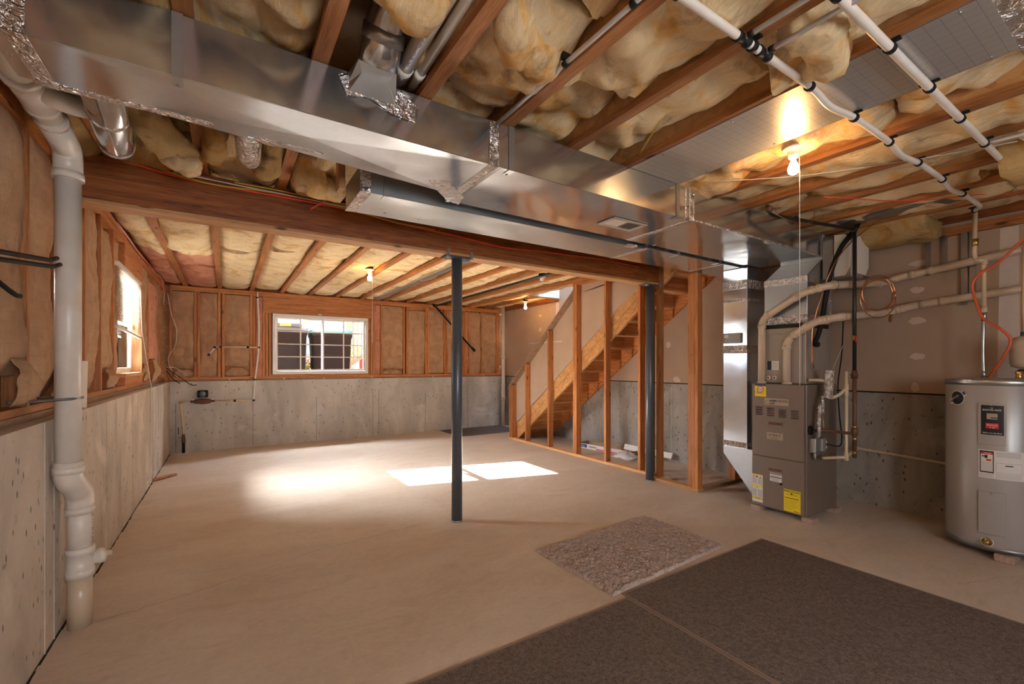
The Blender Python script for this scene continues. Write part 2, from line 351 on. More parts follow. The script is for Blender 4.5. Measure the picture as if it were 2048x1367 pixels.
# rough gap where slab meets wall
for a, b in (((XL, YF), (XL, YB)),):
    mb = MB(); y = YF
    while y < YB-.02:
        d = R.uniform(.05, .14); w = R.uniform(.006, .022); mb.box(XL, y, .0, XL+w*.7, y+d, .0015); y += d
    mb.build('slab_edge_gap', DARK, fl)

# framing of the left and back walls ------------------------------------------------
SX0, SX1 = -.96, -.868      # left studs (x)
SY0, SY1 = 9.385, 9.475     # back studs (y)
box('sill_plate', OLD[1], wl, SX0-.02, YF, ZC, SX1+.01, YB+.1, ZC+.04); box('bottom_plate', STUD[1], wl, SX0, YF, ZC+.041, SX1, YB+.1, ZC+.08)
box('top_plate', STUD[1], wl, SX0, YF, 2.735, SX1, YB+.1, 2.773); box('top_plate', STUD[1], wl, SX0, YF, 2.775, SX1, YB+.1, 2.828)
box('sheathing', OSB, wl, SX0-.03, YF, ZC+.04, SX0-.012, 5.95, ZD); box('sheathing', OSB, wl, SX0-.03, 7.06, ZC+.04, SX0-.012, YB+.2, ZD)
box('sheathing', OSB, wl, SX0-.03, 5.95, ZC+.04, SX0-.012, 7.06, 1.37); box('sheathing', OSB, wl, SX0-.03, 5.95, 2.50, SX0-.012, 7.06, ZD)
box('rim_board', BEAMW[1], wl, SX0-.01, YF, 2.83, SX0+.03, YB+.2, ZD)
def studL(y, w=.038, z0=ZC+.08, z1=2.735): return box('stud', STUD[2], wl, SX0, y, z0, SX1, y+w, z1)
for y in (2.35, 2.93, 3.30, 4.42, 4.92, 5.42, 7.02, 7.06, 7.60, 8.2, 8.8): studL(y)
for y in (5.93, 5.965): box('stud', STUD[2], wl, SX0, y, ZC+.08, -.945, y+.034, 2.735)
for y in (3.80, 3.839, 3.878, 3.917): studL(y, .037, ZC+.08, 2.54)
# window rough opening, left
box('sill', PALE[1], wl, SX0, 5.94, 1.365, SX1+.008, 7.02, 1.403); box('header', STUD[1], wl, SX0, 5.94, 2.50, SX1+.002, 7.02, 2.733)
box('jamb', PALE[2], wl, SX0, 7.00, 1.403, SX1+.004, 7.019, 2.50); box('cripple', STUD[1], wl, SX0, 5.94, 1.283, SX1+.004, 7.02, 1.362)

box('sill_plate', OLD[0], wb, XL, SY0-.025, ZC, XR, SY1+.02, ZC+.03); box('bottom_plate', STUD[0], wb, XL, SY0, ZC+.031, XR, SY1, ZC+.075)
box('top_plate', STUD[0], wb, XL, SY0, 2.745, XR, SY1, 2.783); box('top_plate', STUD[0], wb, XL, SY0, 2.785, XR, SY1, 2.828)
for a, b, c, d in ((XL-.2, 0.78, ZC, ZD), (2.42, XR+.2, ZC, ZD), (.78, 2.42, ZC, 1.34), (.78, 2.42, 2.40, ZD)): box('sheathing', OSB, wb, a, SY1+.002, c, b, SY1+.016, d)
box('rim_board', BEAMW[0], wb, XL-.1, SY1-.03, 2.83, XR+.1, SY1, ZD)
def studB(x, w=.038, z0=ZC+.075, z1=2.745): return box('stud', STUD[2], wb, x, SY0, z0, x+w, SY1, z1)
for x in (-.80, -.46, -.415, -.12, -.06, .37, .415, .57, .62, .67, 2.48, 2.53, 2.575, 2.74, 3.23, 3.30, 3.735, 3.78, 4.19, 4.24, 4.66, 4.705, 4.80, 5.14, 5.575, 5.62): studB(x)
box('header', STUD[0], wb, .58, SY0-.012, 2.447, 2.60, SY1, 2.743); box('header', STUD[0], wb, .70, SY0-.004, ZC+.076, 2.50, SY1, 1.30)
# right wall: drywall above the pour
box('drywall', DRY, wr, XR-.008, 7.2, ZC+.012, XR+.012, YB, ZJ-.04); box('drywall', DRY, wr, XR-.008, 3.30, ZC+.012, XR+.012, 7.199, 3.9); box('drywall', DRY, wr, XR-.008, YF, ZC+.012, XR+.012, 3.299, ZJ-.12)
box('dark_gap', DARK, wr, XR-.005, YF, ZC-.004, XR+.01, YB, ZC+.0115)
box('drywall', DRY, wr, XR+.02, YF, ZC, XR+.05, YB, ZD); box('bottom_plate', STUD[1], wr, XR-.012, YF, ZJ-.115, XR+.02, 3.3, ZJ-.075); box('rim_board', BEAMW[1], wr, XR-.03, YF, ZJ+.0, XR, 3.3, ZD); box('rim_board', BEAMW[1], wr, XR-.05, 7.2, ZJ-.035, XR, YB, ZD)
box('top_plate', STUD[1], wr, XR-.012, YF, ZJ-.072, XR+.02, 3.3, ZJ-.03)
def spackle(y, z, w, h, seed):
    r = random.Random(seed); mb = MB(); n = 14
    pts = [(y+math.cos(2*PI*k/n)*w/2*r.uniform(.75, 1.15), z+math.sin(2*PI*k/n)*h/2*r.uniform(.75, 1.15)) for k in range(n)]
    mb.prism(pts, 0, XR-.011, XR-.0075); mb.build('spackle_patch', SPACK, wr)
for i, (y, z, w, h) in enumerate(((1.53, 2.50, .16, .06), (1.545, 2.235, .12, .07), (1.545, 1.93, .13, .08), (1.545, 1.575, .12, .07), (1.56, 1.27, .07, .10),
                                 (7.85, 2.55, .12, .07), (7.85, 2.25, .10, .10), (7.85, 1.95, .12, .10), (7.85, 1.65, .10, .09), (7.9, 1.42, .5, .16), (4.5, 1.80, .09, .10), (4.35, 1.26, .13, .10))): spackle(y, z, w, h, i)
MB().prism([(.86, 1.22), (1.0, 1.22), (.98, 2.7), (.87, 2.7)], 0, XR-.0105, XR-.0075).build('joint_strip', SPACK, wr)
MB().prism([(7.18, 2.1), (7.32, 2.1), (7.30, 2.78), (7.20, 2.78)], 0, XR-.0105, XR-.0075).build('joint_strip', SPACK, wr)
MB().prism([(3.50, 1.2), (3.56, 1.2), (3.56, 2.4), (3.50, 2.4)], 0, XR-.0105, XR-.0075).build('joint_strip', SPACK, wr)

# ceiling: deck, I-joists, batts --------------------------------------------------
cl = struct(MB().box(XL-.25, YF-.2, ZD, 4.93, YB+.25, ZD+.02).box(4.93, YF-.2, ZD, XR+.25, 3.35, ZD+.02).box(4.93, 7.2, ZD, XR+.25, YB+.25, ZD+.02).build('ceiling', SUB))
JX = [-.625+.4875*i for i in range(14)]      # joist centre lines, 487 mm apart
JX = [x for x in JX if x < XR-.1]
JW = .066
def joist(x, y0, y1):
    j = MB().box(x-JW/2, y0, ZJ, x+JW/2, y1, ZJ+.038).box(x-JW/2, y0, ZD-.038, x+JW/2, y1, ZD-.001).build('joist', JST[1], cl)
    box('web', OSB, j, x-.005, y0, ZJ+.038, x+.005, y1, ZD-.038)
for i, x in enumerate(JX):
    if x < 4.9: joist(x, YF, 3.98)
    else: joist(x, YF, 3.33)
    xf = x+.045
    if xf < 4.85: joist(xf, 3.99, YB+.1)
    elif xf < 5.7: joist(xf, 7.27, YB+.1)
box('trimmer', PALE[1], cl, 4.86, 3.99, ZJ-.002, 4.925, YB+.05, ZD); box('header', STUD[0], cl, 4.93, 7.205, ZJ, XR, 7.245, ZD); box('header', STUD[0], cl, 4.93, 3.32, ZJ-.22, XR, 3.36, ZD)
def batt(x0, x1, y0, y1, zb, amp, mat, seed, sag=.03, parent=None, nx=20, ny=None, thick=.1, curl=0):
    ny = ny or max(8, int((y1-y0)/.033)); vs = []; fs = []; r = random.Random(seed); ph = r.uniform(0, 50)
    for j in range(ny+1):
        for i in range(nx+1):
            u, v = i/nx, j/ny; x = x0+(x1-x0)*u; y = y0+(y1-y0)*v
            e = min(1, min(u, 1-u)*6); ee = min(1, min(v, 1-v)*9)
            n1 = fbm(x*1.7+ph, y*1.5, ph, 3); n2 = abs(fbm(x*2.2+ph, y*2.6, 9+ph, 2)); n3 = max(0, .25-abs(fbm(x*1.3, y*1.9+ph, 3, 2)))*3+.30*fbm(x*10, y*9+ph, 5, 5)
            z = zb-sag*math.sin(PI*u)**.6+amp*n1-amp*.9*n2+amp*.55*n3+(1-e)*.03+(1-ee)*(.035+.04*n1)
            if curl: z -= curl*max(0, v-.7)**2*8*(.5+.5*math.sin(u*5+ph))
            x += .018*fbm(y*6+ph, z, 2, 3)*(1 if .1 < u < .9 else .5); y += .05*fbm(x*5, ph, 4, 3)*(1-ee)
            vs.append((x, y, z))
    m = nx+1
    for j in range(ny):
        for i in range(nx): fs.append((j*m+i, j*m+i+1, (j+1)*m+i+1, (j+1)*m+i))
    mb = MB(); mb.add(vs, fs, True); b = len(vs)
    rim = [i for i in range(m)]+[j*m+nx for j in range(1, ny+1)]+[ny*m+i for i in range(nx-1, -1, -1)]+[j*m for j in range(ny-1, 0, -1)]
    k = len(rim); mb.add([vs[q] for q in rim]+[(vs[q][0], vs[q][1], max(zb+thick, vs[q][2]+.02)) for q in rim], [(i, (i+1) % k, k+(i+1) % k, k+i) for i in range(k)], True)
    mb.add([(x0, y0, zb+thick), (x1, y0, zb+thick), (x1, y1, zb+thick), (x0, y1, zb+thick)], [(0, 1, 2, 3)])
    return mb.build('insulation_batt', mat, parent or cl)
FP = (2.30, 2.79)
edges = [XL-.12]+JX+[XR]
for i in range(len(edges)-1):
    x0, x1 = edges[i]+.012, edges[i+1]-.012
    if x1-x0 < .08: continue
    if abs(x0-.012-FP[0]) > .03:
        y = YF+.02; k = 0
        while y < 3.7:
            L = R.uniform(.65, 1.35); ye = min(y+L, 3.95)
            if 3.95-ye < .3: ye = 3.95
            near = y > -.2
            if x0 > 4.9 and y > 3.0: break
            if x0 > 4.9: ye = min(ye, 3.28)
            skip = (x0 > .3 and x0 < .8 and 1.5 < (y+ye)/2 < 2.9)      # the bay with the duct elbow stays open
            if not skip:
                batt(x0, x1, y, ye, 2.90+R.uniform(-.03, .035), .092 if x0 < 3 else .04, YEL if x0 > -.2 or y < 1.2 else YOLD, i*50+k, .05, curl=R.choice([0, 0, .12]) if x0 < 2.2 else R.choice([0, 0, .06]), thick=.15)
            y = ye+R.uniform(-.01, .03); k += 1
    # far bay
    x0 += .045 if i else 0; x1 = min(x1+.045, XR-.02)
    ys, ye0 = 4.0, YB+.08
    if x0 > 4.8: ys = 7.27
    y = ys; k = 0
    while y < ye0-.1:
        L = R.choice([1.22, 1.22, 1.0]) if x0 > -.2 else R.uniform(.7, 1.2); ye = min(y+L, ye0)
        if ye0-ye < .35: ye = ye0
        batt(x0, x1, y+.002, ye, 2.878+R.uniform(-.012, .012) + (.02 if x0 > 2.6 else 0), .020 if x0 > -.1 else .06, YFAR if x0 > -.3 else (PINK if y > 6.3 else YFAR), 3000+i*50+k, .030, nx=10, curl=.02 if x0 > 2.6 else 0, thick=.12)
        y = ye; k += 1
box('foil_panel', FPAN, cl, FP[0]+.0, .42, ZJ-.004, FP[1]+.02, 2.098, ZJ+.0); box('foil_panel', FOIL, cl, FP[0]+.02, .0, ZJ-.003, FP[1]+.12, .42, ZJ+.002); box('foil_panel', FPAN, cl, FP[0]+.01, YF, ZJ-.004, FP[1]+.02, .0, ZJ)
SCRM = GALV2
for y in (.5, .95, 1.4, 1.85):
    for x in (FP[0]+.03, FP[1]-.01): MB().lathe([(.004, 0), (.009, .001), (.007, .004)], (x, y, ZJ-.0085), seg=6).build('screw', SCRM, cl)
def lump(pts, rs, mat, seed):
    """curled wad of insulation hanging out of a bay"""
    P = spline(pts, 7); n = len(P); mb = MB(); mb.tube(P, [rs*(.55+.45*math.sin(PI*min(1, .15+i/n))) for i in range(n)], 18)
    for v in mb.v:
        c = min(P, key=lambda p: (p-v).length); d = (v-c); v += d*(.55*fbm(v.x*7+seed, v.y*7, v.z*7, 4)+.15*fbm(v.x*25, v.y*25, v.z*25+seed, 2))
    return mb.build('insulation_batt', mat, cl)
lump([(-.50, 2.95, 2.98), (-.42, 3.05, 2.84), (-.30, 3.2, 2.80), (-.20, 3.45, 2.88), (-.24, 3.6, 3.0)], .10, YOLD, 1)
lump([(-.34, 3.2, 2.96), (-.26, 3.35, 2.80), (-.19, 3.5, 2.76), (-.17, 3.6, 2.85)], .085, YEL, 2)
lump([(-.07, 2.9, 2.95), (-.06, 3.1, 2.80), (-.08, 3.4, 2.82), (-.08, 3.6, 2.95)], .065, YOLD, 3)
lump([(.28, 3.0, 3.0), (.27, 3.25, 2.86), (.22, 3.5, 2.84), (.2, 3.7, 2.95)], .08, YOLD, 4)
lump([(.46, 3.3, 2.95), (.5, 3.45, 2.80), (.68, 3.5, 2.80), (.76, 3.4, 2.92)], .10, YEL, 5)
lump([(.44, 1.50, 2.95), (.50, 1.56, 2.87), (.62, 1.58, 2.86), (.72, 1.48, 2.94)], .10, YEL, 6)
lump([(.73, 1.85, 3.02), (.74, 1.95, 2.93), (.73, 2.05, 3.0)], .07, YOLD, 7)
lump([(1.86, .9, 2.93), (2.02, .85, 2.84), (2.2, .9, 2.83), (2.26, 1.1, 2.9)], .09, YEL, 8)
lump([(.95, 1.45, 2.95), (1.0, 1.5, 2.86), (1.15, 1.6, 2.84), (1.25, 1.75, 2.9)], .10, YEL, 9)
# stair well shaft above the opening
sh = struct(MB().box(XR-.004, 3.36, ZJ-.001, XR+.03, 7.2, 5.3).box(4.90, 7.196, ZD+.02, XR+.03, 7.23, 5.3).box(4.90, 3.33, ZD+.02, XR+.03, 3.36, 5.3).box(4.88, 3.36, ZD+.02, 4.92, 7.2, 5.3).box(4.88, 3.33, 5.3, XR+.03, 7.23, 5.33).box(4.926, 3.4, ZJ+.02, 4.936, 7.2, ZD+.02).box(4.936, 7.19, ZJ+.02, XR-.004, 7.204, ZD+.02).build('trim_1', SHAFT))

# wall batts --------------------------------------------------------------------
def wbatt(wall, axis, a0, a1, z0, z1, face, depth, bulge, seed, mat=KRAFT, parent=None, wav=.012, tornbot=True):
    """kraft faced batt; axis 1: on the left wall (runs in y, bulges to +x), axis 0: on the back wall (runs in x, bulges to -y)"""
    na, nz = 12, 40; vs = []; fs = []; r = random.Random(seed); ph = r.uniform(0, 90); s = 1 if axis == 1 else -1
    for j in range(nz+1):
        for i in range(na+1):
            u, v = i/na, j/nz; wob = wav*fbm(v*5+ph, 0 if u < .5 else 7, 1, 3)*2.2*abs(2*u-1)
            a = a0+(a1-a0)*u+wob; z = z0+(z1-z0)*v
            e = min(1, min(u, 1-u)*5)**.5; ez = min(1, min(v, 1-v)*12)
            d = bulge*.45*e*(.55+.45*ez)+.018*fbm(a*7+ph, z*3, ph, 4)+.010*abs(fbm(a*18, z*7+ph, 3, 3))
            d += .014*math.sin(v*9+ph)*e
            if tornbot and v < .12: d -= .03*(.12-v)/.12*(1+fbm(a*9, ph, 1))
            vs.append((face+s*d, a, z) if axis == 1 else (a, face+s*d, z))
    m = na+1
    for j in range(nz):
        for i in range(na): fs.append((j*m+i, j*m+i+1, (j+1)*m+i+1, (j+1)*m+i))
    mb = MB().add(vs, fs, True)
    rim = [i for i in range(m)]+[j*m+na for j in range(1, nz+1)]+[nz*m+i for i in range(na-1, -1, -1)]+[j*m for j in range(nz-1, 0, -1)]
    k = len(rim)
    def back(p): return (face-s*depth, p[1], p[2]) if axis == 1 else (p[0], face-s*depth, p[2])
    mb.add([vs[q] for q in rim]+[back(vs[q]) for q in rim], [(i, (i+1) % k, k+(i+1) % k, k+i) for i in range(k)], True, 1)
    return mb.build('insulation_batt', [mat, PINK], wall)
def flap(wall, axis, a0, a1, z0, z1, face, out, seed):
    r = random.Random(seed); ph = r.uniform(0, 30); n = 10; vs = []; s = 1 if axis == 1 else -1
    for j in range(n+1):
        for i in range(n+1):
            u, v = i/n, j/n; w = (.55+.45*math.sin(PI*min(1, v+.15))); a = (a0+a1)/2+(a1-a0)*(u-.5)*w+.01*fbm(v*4, u*4, ph)
            d = out*math.sin(PI*v*.8+.3)*(.6+.4*math.sin(u*PI))+.02*fbm(u*3+ph, v*3, 2)
            z = z0+(z1-z0)*v; vs.append((face+s*d, a, z) if axis == 1 else (a, face+s*d, z))
    fs = [(j*(n+1)+i, j*(n+1)+i+1, (j+1)*(n+1)+i+1, (j+1)*(n+1)+i) for j in range(n) for i in range(n)]
    o = MB().add(vs, fs, True).build('torn_facing', KRAFT, wall); md = o.modifiers.new('s', 'SOLIDIFY'); md.thickness = .004; return o
zt, zb_ = 2.73, 1.285
i = 0
for a, b, z0, z1, bl in ((2.0, 2.34, zb_, zt, .05), (2.39, 2.93, zb_+.02, zt, .055), (2.975, 3.30, zb_+.16, zt, .06), (3.345, 3.79, zb_, zt, .055), (3.965, 4.42, zb_, zt, .03), (4.46, 4.92, zb_+.02, zt-.02, .045), (4.96, 5.42, zb_+.14, zt-.05, .04), (5.46, 5.90, zb_+.05, zt-.02, -.03), (7.10, 7.60, zb_, zt-.02, .035), (8.24, 8.8, zb_, zt, .03), (8.84, 9.36, zb_, zt, .02)):
    wbatt(wl, 1, a+.004, b-.004, z0, z1, SX1-.045, .03, bl*1.5+.02, 100+i); i += 1
wbatt(wl, 1, 7.64, 8.2, zb_+.25, zt-.12, SX1-.03, .05, .12, 140, PINK)
flap(wl, 1, 3.0, 3.28, zb_+.01, zb_+.24, SX1, .08, 1); flap(wl, 1, 4.98, 5.40, zb_+.01, zb_+.17, SX1, .06, 2); flap(wl, 1, 7.10, 7.3, zb_-.01, zb_+.22, SX1, .05, 4); flap(wl, 1, 7.7, 8.1, zb_-.02, zb_+.28, SX1, .09, 5); flap(wl, 1, 3.6, 3.78, zb_, zb_+.2, SX1, .05, 6)
i = 0
for a, b, z0, z1, m in ((-.76, -.465, 1.42, 2.73, KRAFT), (-.375, -.125, 1.28, 2.73, KRAFT), (-.02, .365, 1.46, 2.73, KRAFT), (.455, .57, 1.28, 2.72, PINK), (2.615, 2.74, 1.28, 2.73, PINK), (2.78, 3.225, 1.40, 2.73, KRAFT), (3.34, 3.73, 1.28, 2.66, KRAFT), (3.82, 4.185, 1.30, 2.70, KRAFT), (4.28, 4.655, 1.28, 2.70, KRAFT), (4.745, 4.80, 1.28, 2.72, PINK), (4.84, 5.135, 1.28, 2.71, KRAFT), (5.18, 5.57, 1.28, 2.70, KRAFT), (5.66, 5.78, 1.46, 2.70, KRAFT)):
    wbatt(wb, 0, a, b, z0, z1, SY0+.018, .05, .03 if m is KRAFT else .05, 200+i, m, wav=.006); i += 1
for a, b, z0, z1, s in ((-.75, -.47, 1.285, 1.41, 11), (-.02, .36, 1.285, 1.44, 12), (2.79, 3.2, 1.285, 1.39, 13), (5.66, 5.77, 1.285, 1.44, 14)): flap(wb, 0, a, b, z0, z1, SY0+.01, .03, s)

# ================================================================ WINDOWS
# window_2: wide slider in the back wall
w2 = thing('window_2', (1.60, 9.36, 1.30), None, None); w2['kind'] = 'structure'
def frame_rect(x0, x1, z0, z1, y0, y1, t, tb=None): 
    tb = tb or t
    return MB().box(x0, y0, z0, x1, y1, z0+tb).box(x0, y0, z1-t, x1, y1, z1).box(x0, y0, z0+tb, x0+t, y1, z1-t).box(x1-t, y0, z0+tb, x1, y1, z1-t)
frame_rect(.727, 2.473, 1.305, 2.443, 9.352, 9.50, .052, .06).build('window_frame', VINYL, w2, .004)
def sash(x0, x1, z0, z1, y, nx, nz, pw):
    s = frame_rect(x0, x1, z0, z1, y, y+.03, .028).build('sash', VINYL, w2, .002)
    gx0, gx1, gz0, gz1 = x0+.028, x1-.028, z0+.028, z1-.028
    box('pane', GLASS, s, gx0, y+.012, gz0, gx1, y+.016, gz1)
    for k in range(1, nx): xx = gx0+(gx1-gx0)*k/nx; box('muntin', VINYL, s, xx-.011, y+.004, gz0, xx+.011, y+.011, gz1)
    for k in range(1, nz): zz = gz0+(gz1-gz0)*k/nz; box('muntin', VINYL, s, gx0, y+.0035, zz-.009, gx1, y+.0105, zz+.009)
sash(.785, 1.625, 1.368, 2.388, 9.375, 2, 4, 0); sash(1.585, 2.418, 1.368, 2.388, 9.41, 2, 4, 0)
box('latch', VINYL, w2, 1.60, 9.362, 1.86, 1.625, 9.375, 1.97)
# window_1: single hung in the left wall, seen edge on, with a blind
w1 = thing('window_1', (-.96, 6.5, 1.40), None, None); w1['kind'] = 'structure'
def frame_y(y0, y1, z0, z1, x0, x1, t, tb=None):
    tb = tb or t
    return MB().box(x0, y0, z0, x1, y1, z0+tb).box(x0, y0, z1-t, x1, y1, z1).box(x0, y0, z0+tb, x1, y0+t, z1-t).box(x0, y1-t, z0+tb, x1, y1, z1-t)
frame_y(5.99, 7.0, 1.403, 2.50, -1.03, -.955, .03).build('window_frame', VINYL, w1, .003)
for z0, z1, x in ((1.433, 1.96, -.985), (1.92, 2.47, -1.015)):
    s = frame_y(6.02, 6.97, z0, z1, x, x+.025, .026).build('sash', VINYL, w1, .002); box('pane', GLASS, s, x+.010, 6.046, z0+.026, x+.014, 6.944, z1-.026)
    for k in (1, 2): box('muntin', VINYL, s, x+.003, 6.02+.95*k/3-.007, z0+.026, x+.008, 6.02+.95*k/3+.007, z1-.026)
bl = thing('window_blind', (-.90, 6.49, 1.83), 'white horizontal slat blind half lowered over the left wall window, its bottom rail crooked', 'blind')
box('head_rail', VINYL, bl, -.905, 5.66, 2.455, -.866, 7.04, 2.495, .003)
for k in range(36):
    z = 2.445-k*.0168
    s = MB().obox((-.886, 6.35, z), (.024, 1.37, .0012), Matrix.Rotation(.44, 3, 'Y')).build('slat', SLAT, bl)
mb = MB().obox((-.882, 6.35, 1.838), (.030, 1.40, .022), Matrix.Rotation(-.035, 3, 'X')).build('bottom_rail', VINYL, bl, .003)
for y in (5.85, 6.85): tube('cord', WHITEP, bl, [(-.886, y, 2.46), (-.886, y, 1.84)], .001, 5)
tube('pull_cord', WHTW, bl, [(-.87, 6.93, 2.46), (-.862, 7.0, 1.9), (-.80, 7.18, 1.26), (-.78, 7.23, 1.1), (-.782, 7.28, .12)], .0045, 6)
box('cord_tassel', WHITEP, bl, -.787, 7.262, .05, -.767, 7.285, .13)
# added_window_3 is an unseen frame behind the camera, added around the rear fill lamp
w3 = thing('added_window_3', (1.6, YF-.1, 1.05), None, None); w3['kind'] = 'structure'
frame_rect(.2, 3.0, 1.05, 2.35, YF-.15, YF-.05, .05).build('window_frame', VINYL, w3)

# ================================================================ OUTDOORS
gr = struct(MB().box(-40, YB+.23, .95, 40, 60, 1.05).box(-40, -20, .95, XL-.24, YB+.23, 1.05).build('ground', GRAV))
gd = struct(box('ground', GRASS, None, -30, 14.0, 1.051, 30, 58, 1.06))
def bin_(x0, x1, y0, y1, h, label, lid, lidm):
    t = thing('trash_bin', ((x0+x1)/2, (y0+y1)/2, 1.05), label, 'bin', 'trash bins outside the back window')
    cx, cy, w, d = (x0+x1)/2, (y0+y1)/2, (x1-x0)/2, (y1-y0)/2; mb = MB(); pr = []
    n = 24; rings = [(0, .86), (.1, .88), (h*.8, .98), (h*.84, 1.03), (h*.88, 1.03), (h*.885, .99)]
    vs = []
    for z, k in rings:
        for i in range(n):
            a = 2*PI*i/n; c, s = math.cos(a), math.sin(a); q = .35
            vs.append((cx+w*k*(abs(c)**q)*(1 if c > 0 else -1), cy+d*k*(abs(s)**q)*(1 if s > 0 else -1), 1.05+z))
    fs = [(j*n+i, j*n+(i+1) % n, (j+1)*n+(i+1) % n, (j+1)*n+i) for j in range(len(rings)-1) for i in range(n)]+[tuple(range(n))]
    MB().add(vs, fs, True).build('bin_body', BIN, t)
    vs = []
    for z, k in ((h*.885, 1.05), (h*.93, 1.04), (h*.99, .85), (h, .5), (h, .02)):
        for i in range(n):
            a = 2*PI*i/n; c, s = math.cos(a), math.sin(a); q = .4
            vs.append((cx+w*k*(abs(c)**q)*(1 if c > 0 else -1), cy+d*k*(abs(s)**q)*(1 if s > 0 else -1), 1.05+z))
    fs = [(j*n+i, j*n+(i+1) % n, (j+1)*n+(i+1) % n, (j+1)*n+i) for j in range(4) for i in range(n)]
    MB().add(vs, fs, True).build('bin_lid', lidm, t)
    for yy in (-.25, .25): MB().lathe([(.0, -.02), (.07, -.02), (.07, .02), (0, .02)], (cx+yy, y1+.02, 1.13), (1, 0, 0), 12).build('wheel', BLACK, t)
    return t
b1 = bin_(.62, 1.42, 9.95, 10.6, 1.27, 'dark trash bin with a low curved lid, left one outside the back window', 0, BINLID)
b2 = bin_(1.50, 2.32, 9.98, 10.6, 1.24, 'dark trash bin with a teal lid rim, right one outside the back window', 0, TEAL)
for x0, x1, m in ((.66, .90, BINLID), (.90, 1.10, OCHRE), (1.10, 1.30, BINLID)): box('lid_stripe', m, b1, x0, 9.93, 2.26, x1, 9.96, 2.315)
post = thing('porch_post', (1.445, 10.75, 1.05), 'pale round porch post rising between the two trash bins outside', 'post')
MB().lathe([(.075, 0), (.075, .04), (.055, .05), (.05, 2.6), (.06, 2.62)], (1.445, 10.75, 1.05)).build('shaft', FNC, post); box('post_cap', FNC, post, 1.37, 10.68, 3.67, 1.52, 10.82, 3.72)
def bush(name, c, r, n, label, mat, seed):
    q = random.Random(seed); mb = MB()
    for k in range(n):
        d = Vector((q.gauss(0, 1), q.gauss(0, 1), q.gauss(0, 1))).normalized()*r*q.random()**.4; p = Vector(c)+Vector((d.x, d.y*.6, d.z*1.3)); a = Vector((q.gauss(0, 1), q.gauss(0, 1), q.gauss(0, 1))).normalized()*.03; b = a.orthogonal()*.6
        mb.add([p-a, p+b, p+a, p-b], [(0, 1, 2, 3)])
    t = thing(name, (c[0], c[1], 1.05), label, 'shrub'); o = mb.build('foliage', mat, t); o['kind'] = 'stuff'; tube('stem', MAROON, t, [(c[0], c[1], 1.05), (c[0]+.02, c[1], c[2])], .015, 6)
bush('leafy_shrub', (1.40, 10.45, 1.38), .19, 260, 'yellow-green leafy shrub at the foot of the porch post outside', LEAF, 1)
bush('leafy_shrub', (2.95, 12.2, 1.75), .28, 240, 'yellow leafy shrub seen behind the outdoor stair rail', LEAF, 2)
st = thing('deck_stair', (2.6, 10.6, 1.05), 'white painted outdoor stair rail with balusters and sloping stringer', 'stair')
MB().prism([(2.10, 1.22), (3.15, 1.98), (3.15, 2.10), (2.10, 1.34)], 1, 10.55, 10.60).build('stringer', FNC, st)
box('newel_post', FNC, st, 2.30, 10.52, 1.05, 2.40, 10.62, 2.75); box('newel_post', FNC, st, 3.0, 10.52, 1.05, 3.1, 10.62, 3.2)
for k in range(7): xx = 2.45+k*.085; box('baluster', FNC, st, xx, 10.56, 1.5+(xx-2.45)*.72, xx+.035, 10.59, 2.9)
box('hand_rail', FNC, st, 2.25, 10.54, 2.9, 3.15, 10.61, 2.96)
pb = thing('garden_box', (2.95, 11.2, 1.05), 'maroon sided box under the outdoor stair', 'box')
box('box_body', MAROON, pb, 2.70, 11.0, 1.05, 3.4, 11.5, 1.62); box('box_lid', MAROON, pb, 2.68, 10.98, 1.62, 3.42, 11.52, 1.66)
nb = thing('neighbour_house', (0, 17, 1.05), 'pale neighbouring house wall with clapboards seen through the back window', 'house')
box('wall', PLW := plain('pale_siding', (.22, .22, .24), .7, var=.02), nb, -7, 17, 1.05, 12, 17.3, 6.5); box('foundation', PINKS, nb, -7, 16.9, 1.05, 12, 16.99, 1.8)
for k in range(14): box('siding_board', PLW, nb, -7, 16.975, 1.85+k*.3, 12, 16.999, 2.12+k*.3)
fe = thing('garden_fence', (-9.0, 36, 1.05), 'white board fence outside the left wall window', 'fence')
for k in range(60): box('fence_board', FNC, fe, -9.03, 24+k*.4, 1.05, -9.0, 24+k*.4+.37, 2.4)
for z in (1.25, 2.1): box('fence_rail', FNC, fe, -8.995, 24, z, -8.95, 48, z+.08)

# ================================================================ MAIN BEAM AND COLUMNS
bm_ = thing('main_beam', (1.85, 3.89, 2.545), 'dark stained built-up wooden main beam spanning the ceiling over the steel columns', 'beam')
for k in range(3):
    a = 3.80+k*.057; box('beam_ply', BEAMW[0], bm_, -.955, a, 2.545, 4.70, a+.0555, 2.829, .002)
box('nailer', PALE[0], bm_, -.955, 3.802, 2.520, 4.70, 3.968, 2.5445)
def column(x, label, y=3.87):
    t = thing('steel_column', (x, y, 0), label, 'column', None)
    MB().lathe([(.051, 0), (.051, 2.505)], (x, y, .0), seg=32).build('shaft', STEELP, t)
    box('cap_plate', STEELP, t, x-.14, y-.06, 2.505, x+.14, y+.06, 2.5195)
    for dx in (-.12, .12): MB().box(x+dx-.012, y-.075, 2.50, x+dx+.012, y-.0715, 2.575).box(x+dx-.02, y-.078, 2.495, x+dx+.02, y-.055, 2.505).build('bracket_tab', GALV2, t)
    MB().lathe([(.054, 0), (.054, .012), (.051, .013)], (x, y, .0), seg=32).build('base_collar', GALV2, t)
    for dx in (-.09, .09): MB().lathe([(.008, -.012), (.008, .0), (.0, .0)], (x+dx, y-.03, 2.505), seg=6).build('bolt', GALV2, t)
    return t
column(1.86, 'blue-grey round steel column standing free in the middle of the floor')
column(4.60, 'blue-grey round steel column beside the stair framing at the end of the beam')
